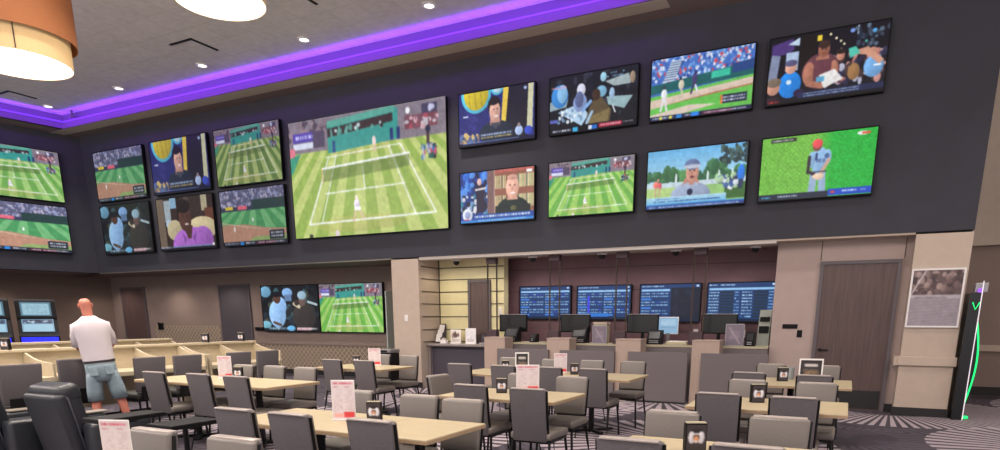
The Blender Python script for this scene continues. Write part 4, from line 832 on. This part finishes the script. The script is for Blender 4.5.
R0w = 'the nearest right table'; R1w = 'the middle right table'; R2w = 'the far right table'
row([(-3.76, 3.10), (-3.24, 3.10), (-2.58, 3.12)], 'near', TA, 0)
row([(-3.75, 4.40), (-3.06, 4.36), (-2.60, 4.28)], 'far', TA, 180)
row([(-3.14, 5.27), (-2.50, 5.20)], 'near', TB_, 0); row([(-3.22, 6.60), (-2.58, 6.49)], 'far', TB_, 180)
row([(-4.74, 7.68, 4), (-4.05, 7.66), (-3.38, 7.65), (-2.78, 7.65)], 'near', TC_, 0); row([(-4.75, 9.27), (-3.97, 9.17), (-3.34, 9.17), (-2.72, 9.20)], 'far', TC_, 180)
row([(-6.96, 7.60), (-6.36, 7.62)], 'near', L2w, 0); row([(-7.12, 9.05), (-6.50, 8.98)], 'far', L2w, 180)
row([(-7.2, 4.88), (-6.50, 4.93), (-5.86, 4.90)], 'near', L1w, 0); row([(-7.18, 6.19), (-6.66, 6.23), (-6.10, 6.21)], 'far', L1w, 180)
row([(-.92, 5.60), (-.33, 5.58)], 'near', R1w, 0); row([(-.86, 6.98), (-.22, 6.96)], 'far', R1w, 180)
row([(-.98, 7.95), (-.28, 7.87)], 'near', R2w, 0); row([(-.89, 9.55), (-.22, 9.55)], 'far', R2w, 180)
row([(-1.0, 4.36), (-.33, 4.40)], 'far', R0w, 180); row([(-.96, 3.22), (-.38, 3.30)], 'near', R0w, 0)
chair('d', -4.0, 6.02, -97, 'turned grey leather chair at the left end of the middle centre table', 'stray chairs')
chair('d', -2.82, 2.33, 180, 'grey leather chair at the bottom edge behind the front centre chairs', 'stray chairs')
chair('d', -3.44, 2.30, 180, 'grey leather chair at the bottom edge right of the standing menu', 'stray chairs')
for i, y in enumerate((4.12, 5.02, 5.70, 6.28, 7.18, 7.75)):
    lb = 'tall dark grey desk chair '+['at the left end of the near carrels', 'just left of the standing man', 'right of the standing man at the carrels', 'at the right end of the long near carrel', 'left one at the short near carrel', 'right one at the short near carrel'][i]
    chair('k', -8.92 if i == 1 else -8.42, y, 90, lb, 'desk chairs at the carrels')

# ------------------------------------------------------------------ tables
def table(x0, x1, y0, y1, label, group, h=.75, m='wood', name='dining_table'):
    r = thing(name, label, 'table', ((x0+x1)/2, (y0+y1)/2, 0), 0, group); w, d = (x1-x0)/2, (y1-y0)/2
    MB().box(-w, w, -d, d, h-.034, h, .005).build('tabletop', M[m], r)
    e = MB().box(-w-.002, w+.002, -d-.002, d+.002, h-.032, h-.010); e.build('edge_band', M['woode' if m == 'wood' else 'black'], r)
    MB().tube([(0, 0, .03), (0, 0, h-.04)], .038 if w > .3 else .02, 12).build('pedestal', M['blackm'], r)
    t_ = min(.2, w*.8, d*.8); MB().box(-t_, t_, -.03, .03, h-.05, h-.034).box(-.03, .03, -t_, t_, h-.05, h-.034).build('top_plate', M['blackm'], r)
    b = MB()
    for a in (0, 1): b.box(-min(w*.75, .32), min(w*.75, .32), -.035, .035, .0, .035, .01, rot=Matrix.Rotation(PI/4+a*PI/2, 3, 'Z'), piv=(0, 0, 0))
    b.build('cross_foot', M['blackm'], r)
G = 'pale wood dining tables'
table(-4.15, -2.945, 3.32, 4.08, 'larger pale wood table, left part of the front centre pair', G)
table(-2.94, -2.30, 3.32, 4.08, 'small pale wood table, right part of the front centre pair', G)
table(-3.60, -2.34, 5.42, 6.24, 'pale wood table in the middle row at the centre', G)
table(-4.93, -3.66, 7.80, 8.72, 'left pale wood table of the back centre pair', G)
table(-3.65, -2.36, 7.80, 8.72, 'right pale wood table of the back centre pair', G)
table(-7.42, -6.15, 7.75, 8.60, 'pale wood table beside the left beige pillar', G)
table(-7.95, -6.84, 5.13, 5.98, 'left pale wood table of the long left pair', G)
table(-6.83, -5.68, 5.13, 5.98, 'right pale wood table of the long left pair', G)
table(-1.20, .07, 3.42, 4.10, 'nearest pale wood table at the bottom right', G)
table(-1.22, .065, 5.74, 6.60, 'pale wood table in the middle of the right column', G)
table(-1.20, .10, 8.00, 9.00, 'pale wood table farthest back in the right column, by the wooden door', G)
table(-5.2, -4.95, 2.90, 3.42, 'narrow black side table right of the dark recliner', 'narrow black side tables', .75, 'black', 'side_table')
table(-4.50, -4.22, 2.95, 3.36, 'narrow black side table left of the front centre tables', 'narrow black side tables', .75, 'black', 'side_table')
table(-4.2, -2.35, 1.3, 2.02, 'pale wood table below the bottom edge carrying the cut-off menu', G)

# menus and small black card holders
def menu_pic(dark=False):
    if dark:
        p = Pic(20, 30, (40, 36, 40)); p.rect(.2, .2, .8, .35, (190, 185, 185)); p.text(.15, .45, .85, .6, (170, 160, 150), 2); p.blobs(.2, .6, .8, .8, [(150, 120, 90), (110, 90, 70)], 10, .08); return p
    p = Pic(30, 50, (206, 196, 200)); p.text(.08, .04, .92, .12, (190, 60, 84)); p.text(.1, .16, .35, .19, (150, 60, 80)); p.text(.55, .16, .8, .19, (150, 60, 80))
    p.text(.1, .22, .45, .84, (176, 160, 166), 14, .4); p.text(.55, .22, .92, .78, (176, 160, 166), 12, .4); p.rect(.5, .82, .95, .97, (206, 60, 60)); p.rect(.08, .86, .46, .97, (226, 160, 150)); return p
def menu(x, y, z, w, h, label, rz=0, dark=False, cols=None):
    r = thing('menu_card', label, 'menu', (x, y, z), rz, 'standing menu cards')
    hd_ = MB().box(-w/2, w/2, .001, .007, .012, h, .002, 1).build('holder', M['white'], r); card(menu_pic(dark), 'print', w-(.035 if dark else .006), h-(.045 if dark else .02), hd_, (0, -.001, h/2+.004)); MB().box(-w/2, w/2, -.035, .04, 0, .012, .003).build('foot', M['white'], r)
menu(-3.33, 3.74, .75, .175, .30, 'large white and red standing menu on the front centre table', YAW)
menu(-3.2, 1.93, .75, .16, .26, 'white menu card cut by the bottom edge at the left', YAW-.1)
menu(-2.92, 6.08, .75, .24, .28, 'white standing menu on the middle centre table', YAW)
menu(-3.55, 8.45, .75, .18, .27, 'white standing menu on the back centre table', YAW)
menu(-7.04, 5.75, .75, .17, .28, 'white standing menu with a red corner on the long left table', YAW+.1)
menu(-6.84, 8.48, .75, .2, .27, 'white standing menu on the table by the left pillar', YAW)
menu(-4.15, 8.45, .75, .2, .27, 'black and white framed card at the left of the back centre table', YAW, True)
menu(-.36, 8.7, .75, .27, .27, 'wide framed dark picture card on the far right table', YAW-.3, True)
def logo_pic():
    p = Pic(20, 28, (50, 42, 46)); p.ell(.5, .24, .28, .09, (16, 16, 22)); p.ell(.27, .5, .16, .24, (200, 200, 210)); p.ell(.73, .5, .16, .24, (200, 200, 210)); p.ell(.5, .5, .15, .2, (70, 50, 50)); p.ell(.5, .56, .12, .12, (200, 140, 96)); p.rect(.35, .34, .65, .4, (226, 226, 230)); p.ell(.5, .66, .12, .05, (200, 190, 190)); return p
LP = logo_pic(); lm = None
def holder(x, y, z, label, s=1.0, rz=None):
    global lm
    r = thing('card_holder', label, 'card holder', (x, y, z), YAW if rz is None else rz, 'black card holders with a white emblem')
    hb = MB().box(-.055*s, .055*s, -.025*s, .025*s, 0, .145*s, .004).build('holder_body', M['black'], r)
    if lm is None: lm = card(LP, 'emblem_print', .10, .13, hb, (0, -.027, .073))
    else: o = lm.copy(); C.objects.link(o); o.parent = hb; o.scale = (s, 1, s); o.location = (0, -.0255*s-.0015, .073*s)
    MB().box(-.05*s, .05*s, -.02*s, .02*s, .145*s, .15*s).build('cards', M['lightc'], r)
holder(-3.09, 3.80, .75, 'black card holder beside the large menu on the front centre table'); holder(-3.12, 5.88, .75, 'black card holder left of the white menu on the middle centre table')
holder(-3.28, 8.3, .75, 'black card holder right of the menu on the back centre table'); holder(-.73, 3.76, .75, 'black card holder on the nearest right table', 1.12)
holder(-.68, 6.25, .75, 'black card holder on the middle right table', 1.12); holder(-.66, 8.55, .75, 'black card holder left of the framed picture card on the far right table', 1.1)
holder(-6.86, 5.8, .75, 'black card holder right of the menu on the long left table'); holder(-7.15, 8.4, .75, 'black card holder left of the menu on the table by the left pillar')
holder(-4.42, 8.45, .75, 'black card holder left of the framed card on the back centre table')
holder(-9.70, 7.6, 1.10, 'black card holder on the carrel top between the two doors', 1.0); holder(-9.70, 8.33, 1.10, 'black card holder on the carrel top at its right end', 1.0); holder(-9.70, 4.62, 1.10, 'black card holder on the carrel top near the kiosks', 1.0)
# things on the far right table
r = thing('water_jug', 'clear glass jug behind the card holder on the far right table', 'jug', (-.60, 8.85, .75)); MB().lathe([(0, 0), (.045, 0), (.05, .15), (.046, .15), (.042, .01), (0, .01)], n=20).build('jug_body', mat('cloudy_glass', (150, 158, 162), .15), r, 'auto'); MB().tube([(.05, 0, .17), (.09, 0, .15), (.09, 0, .07), (.052, 0, .05)], .006, 6).build('handle', M['steel'], r)

# ------------------------------------------------------------------ recliners
def recliner(label, x, y, face):
    r = thing('recliner', label, 'recliner', (x, y, 0), math.radians(face), 'dark leather recliners'); r.scale = (.84, .84, .86); rx = lambda a: Matrix.Rotation(a, 3, 'X')
    MB().box(-.33, .33, -.36, .4, .08, .36, .04, 3).build('base', M['rec'], r, 'auto')
    MB().box(-.29, .29, -.26, .45, .34, .50, .06, 4).build('seat_cushion', M['rec'], r, 'auto')
    MB().box(-.33, .33, -.46, -.30, .12, .92, .05, 4, rot=rx(.20), piv=(0, -.38, .3)).build('back_shell', M['rec'], r, 'auto')
    b = MB().box(-.31, .31, -.32, -.14, .40, .98, .07, 5, rot=rx(.20), piv=(0, -.38, .3)); bk = b.build('back_cushion', M['rec'], r, 'auto')
    MB().box(-.32, .32, -.40, -.12, .78, 1.0, .08, 5, rot=rx(.20), piv=(0, -.38, .3)).build('head_pillow', M['rec'], r, 'auto')
    q = rx(.20); pv = Vector((0, -.38, .3)); P = lambda x_, y_, z_: tuple(q @ (Vector((x_, y_, z_))-pv)+pv)
    MB().tube([P(-.335, -.33, .12), P(-.335, -.33, .86), P(-.29, -.35, .92), P(.29, -.35, .92), P(.335, -.33, .86), P(.335, -.33, .12)], .012, 8).build('piping', M['recp'], r, True)
    for s in (-1, 1):
        ar = MB().box(s*.43-.1, s*.43+.1, -.34, .42, .06, .56, .05, 4).build('armrest', M['rec'], r, 'auto')
        MB().box(s*.43-.09, s*.43+.09, .14, .46, .56, .585, .01).build('arm_tray', M['trim'], ar)
    MB().box(-.28, .28, .40, .50, .1, .42, .04, 4).build('foot_rest', M['rec'], r, 'auto')
recliner('dark leather recliner seen from behind, at the bottom left', -7.0, 4.0, 2)
recliner('dark leather recliner cut off by the left picture edge', -7.90, 3.72, 2)

# ------------------------------------------------------------------ the standing man
def skin_mesh(name, nodes, edges, m, parent, sub=2, root=0):
    me = bpy.data.meshes.new(name); me.from_pydata([n_[0] for n_ in nodes], edges, []); o = bpy.data.objects.new('tmp', me); C.objects.link(o)
    md = o.modifiers.new('s', 'SKIN'); md.branch_smoothing = .6; md.use_smooth_shade = True
    for i, n_ in enumerate(nodes):
        rr = n_[1] if isinstance(n_[1], tuple) else (n_[1], n_[1]); me.skin_vertices[0].data[i].radius = rr
    me.skin_vertices[0].data[root].use_root = True
    sb = o.modifiers.new('u', 'SUBSURF'); sb.levels = sub; sb.render_levels = sub
    dg = bpy.context.evaluated_depsgraph_get(); ev = o.evaluated_get(dg); nm = bpy.data.meshes.new_from_object(ev); bpy.data.objects.remove(o)
    nm.materials.clear(); nm.materials.append(m)
    for p_ in nm.polygons: p_.use_smooth = True
    q = bpy.data.objects.new(name, nm); C.objects.link(q); q.parent = parent; return q
man = thing('person', 'bald person in a white t-shirt and pale denim shorts standing with arms crossed', 'person', (-8.45, 5.13, 0), math.radians(66))
man.rotation_euler = (0, math.radians(-5), math.radians(60))
# local frame: faces +Y, right hand at +X
N_ = []; E_ = []
def nd(p, r_, par=None):
    N_.append((p, r_)); i = len(N_)-1
    if par is not None: E_.append((par, i))
    return i
pel = nd((0, 0, .96), (.13, .11)); ab = nd((0, .02, 1.12), (.14, .12), pel); ch = nd((0, .0, 1.34), (.14, .11), ab); nk0 = nd((0, -.02, 1.49), (.07, .07), ch); nk = nd((0, 0, 1.56), (.058, .062), nk0); hd = nd((0, .015, 1.66), (.074, .09), nk); ht = nd((0, .0, 1.75), (.066, .082), hd)
for s in (-1, 1):
    hip = nd((s*.10, 0, .88), .105, pel); kn = nd((s*.135, .02, .50), .064, hip); cf = nd((s*.15, -.02, .36), .056, kn); an = nd((s*.172, -.02, .09), .040, cf); ft = nd((s*.185, .07, .05), .036, an); to = nd((s*.195, .16, .035), .03, ft)
    sh = nd((s*.165, -.01, 1.42), .058, ch); el = nd((s*.188, .07, 1.14), .044, sh)
    wr = nd((-s*.02, .25+.03*(s+1)/2, 1.20), .032, el); hn = nd((-s*.11, .235+.03*(s+1)/2, 1.21), .034, wr)
skin_mesh('body', N_, E_, M['skin'], man)
def ring(cx, cy, z, rx, ry, n=28, sq=2.2):
    o_ = []
    for k_ in range(n):
        a = 2*PI*k_/n; c_, s_ = math.cos(a), math.sin(a)
        o_.append((cx+rx*math.copysign(abs(c_)**(2/sq), c_), cy+ry*math.copysign(abs(s_)**(2/sq), s_), z))
    return o_
# head features
MB().lathe([(.001, -.02), (.012, -.018), (.017, 0), (.01, .03), (.001, .045)], (0, .115, 1.645), 12).build('nose', M['skin'], man, True)
for s in (-1, 1):
    MB().lathe([(.001, -.03), (.012, -.024), (.016, 0), (.014, .022), (.001, .032)], (s*.072, -.005, 1.655), 12, sx=.5, sy=1.1).build('ear', M['skin'], man, True)
    MB().lathe([(.001, -.009), (.008, -.005), (.009, 0), (.008, .005), (.001, .009)], (s*.032, .098, 1.675), 10).build('eye', M['eye'], man, True)
MB().box(-.024, .024, .096, .108, 1.60, 1.608, .002).build('mouth', mat('lips', (160, 90, 84), .5), man)
# shirt: torso loft with sleeves
S = [ring(0, -.01, .95, .172, .150), ring(0, .0, 1.02, .178, .158), ring(0, .01, 1.1, .180, .162), ring(0, .0, 1.22, .184, .156), ring(0, -.01, 1.34, .198, .146), ring(0, -.015, 1.41, .204, .13), ring(0, -.02, 1.46, .17, .112), ring(0, -.02, 1.495, .11, .092), ring(0, -.015, 1.53, .072, .076)]
shirt = MB().loft(S, False); shirt.build('t_shirt', M['shirt'], man, True)
for s in (-1, 1):
    MB().tube([(s*.11, -.01, 1.42), (s*.155, -.005, 1.405), (s*.178, .03, 1.30), (s*.190, .06, 1.17)], .07, 16, True, [.06, .068, .066, .064]).build('sleeve', M['shirt'], man, True)
# shorts
st_ = MB().loft([ring(0, 0, .72, .165, .12), ring(0, -.005, .80, .178, .145), ring(0, -.01, .90, .172, .152), ring(0, -.005, 1.0, .165, .142)], True).build('shorts_seat', M['denim'], man, True)
for s in (-1, 1): MB().loft([ring(s*.135, .01, .48, .090, .100, 20), ring(s*.125, .01, .60, .092, .108, 20), ring(s*.10, .0, .76, .090, .12, 20), ring(s*.08, -.005, .86, .085, .13, 20)], True).build('shorts_leg', M['denim'], man, True)
MB().loft([ring(0, -.005, .955, .178, .156), ring(0, -.005, .985, .180, .158)], False).build('belt', M['belt'], man, True)
for s in (-1, 1):
    MB().box(s*.088-.05, s*.088+.05, -.168, -.155, .80, .92, .008).build('pocket', M['denim'], st_)
    sh_ = MB().loft([ring(s*.178, .05, .0, .055, .155, 20), ring(s*.178, .05, .03, .058, .158, 20), ring(s*.176, .04, .075, .052, .13, 20), ring(s*.172, -.01, .12, .045, .07, 20)], True).build('shoe', M['shoe'], man, True)
    MB().loft([ring(s*.178, .05, .0, .061, .162, 20), ring(s*.178, .05, .025, .061, .162, 20)], True).build('sole', M['sole'], sh_)
    # five curled fingers per crossed hand
    hx, hy, hz = -s*.13, .24+.03*(s+1)/2, 1.21
    for f_ in range(4):
        z_ = hz+.03-.02*f_; l_ = (.062, .07, .066, .052)[f_]
        MB().tube([(hx, hy+.01, z_), (hx-s*l_*.5, hy+.012, z_), (hx-s*l_, hy-.012, z_)], .0085, 8, True, [.0095, .009, .007]).build('finger', M['skin'], man, True)
    MB().tube([(hx+s*.03, hy+.0, hz+.03), (hx+s*.01, hy-.0, hz+.06), (hx-s*.015, hy-.005, hz+.075)], .0095, 8, True, [.011, .01, .008]).build('thumb', M['skin'], man, True)
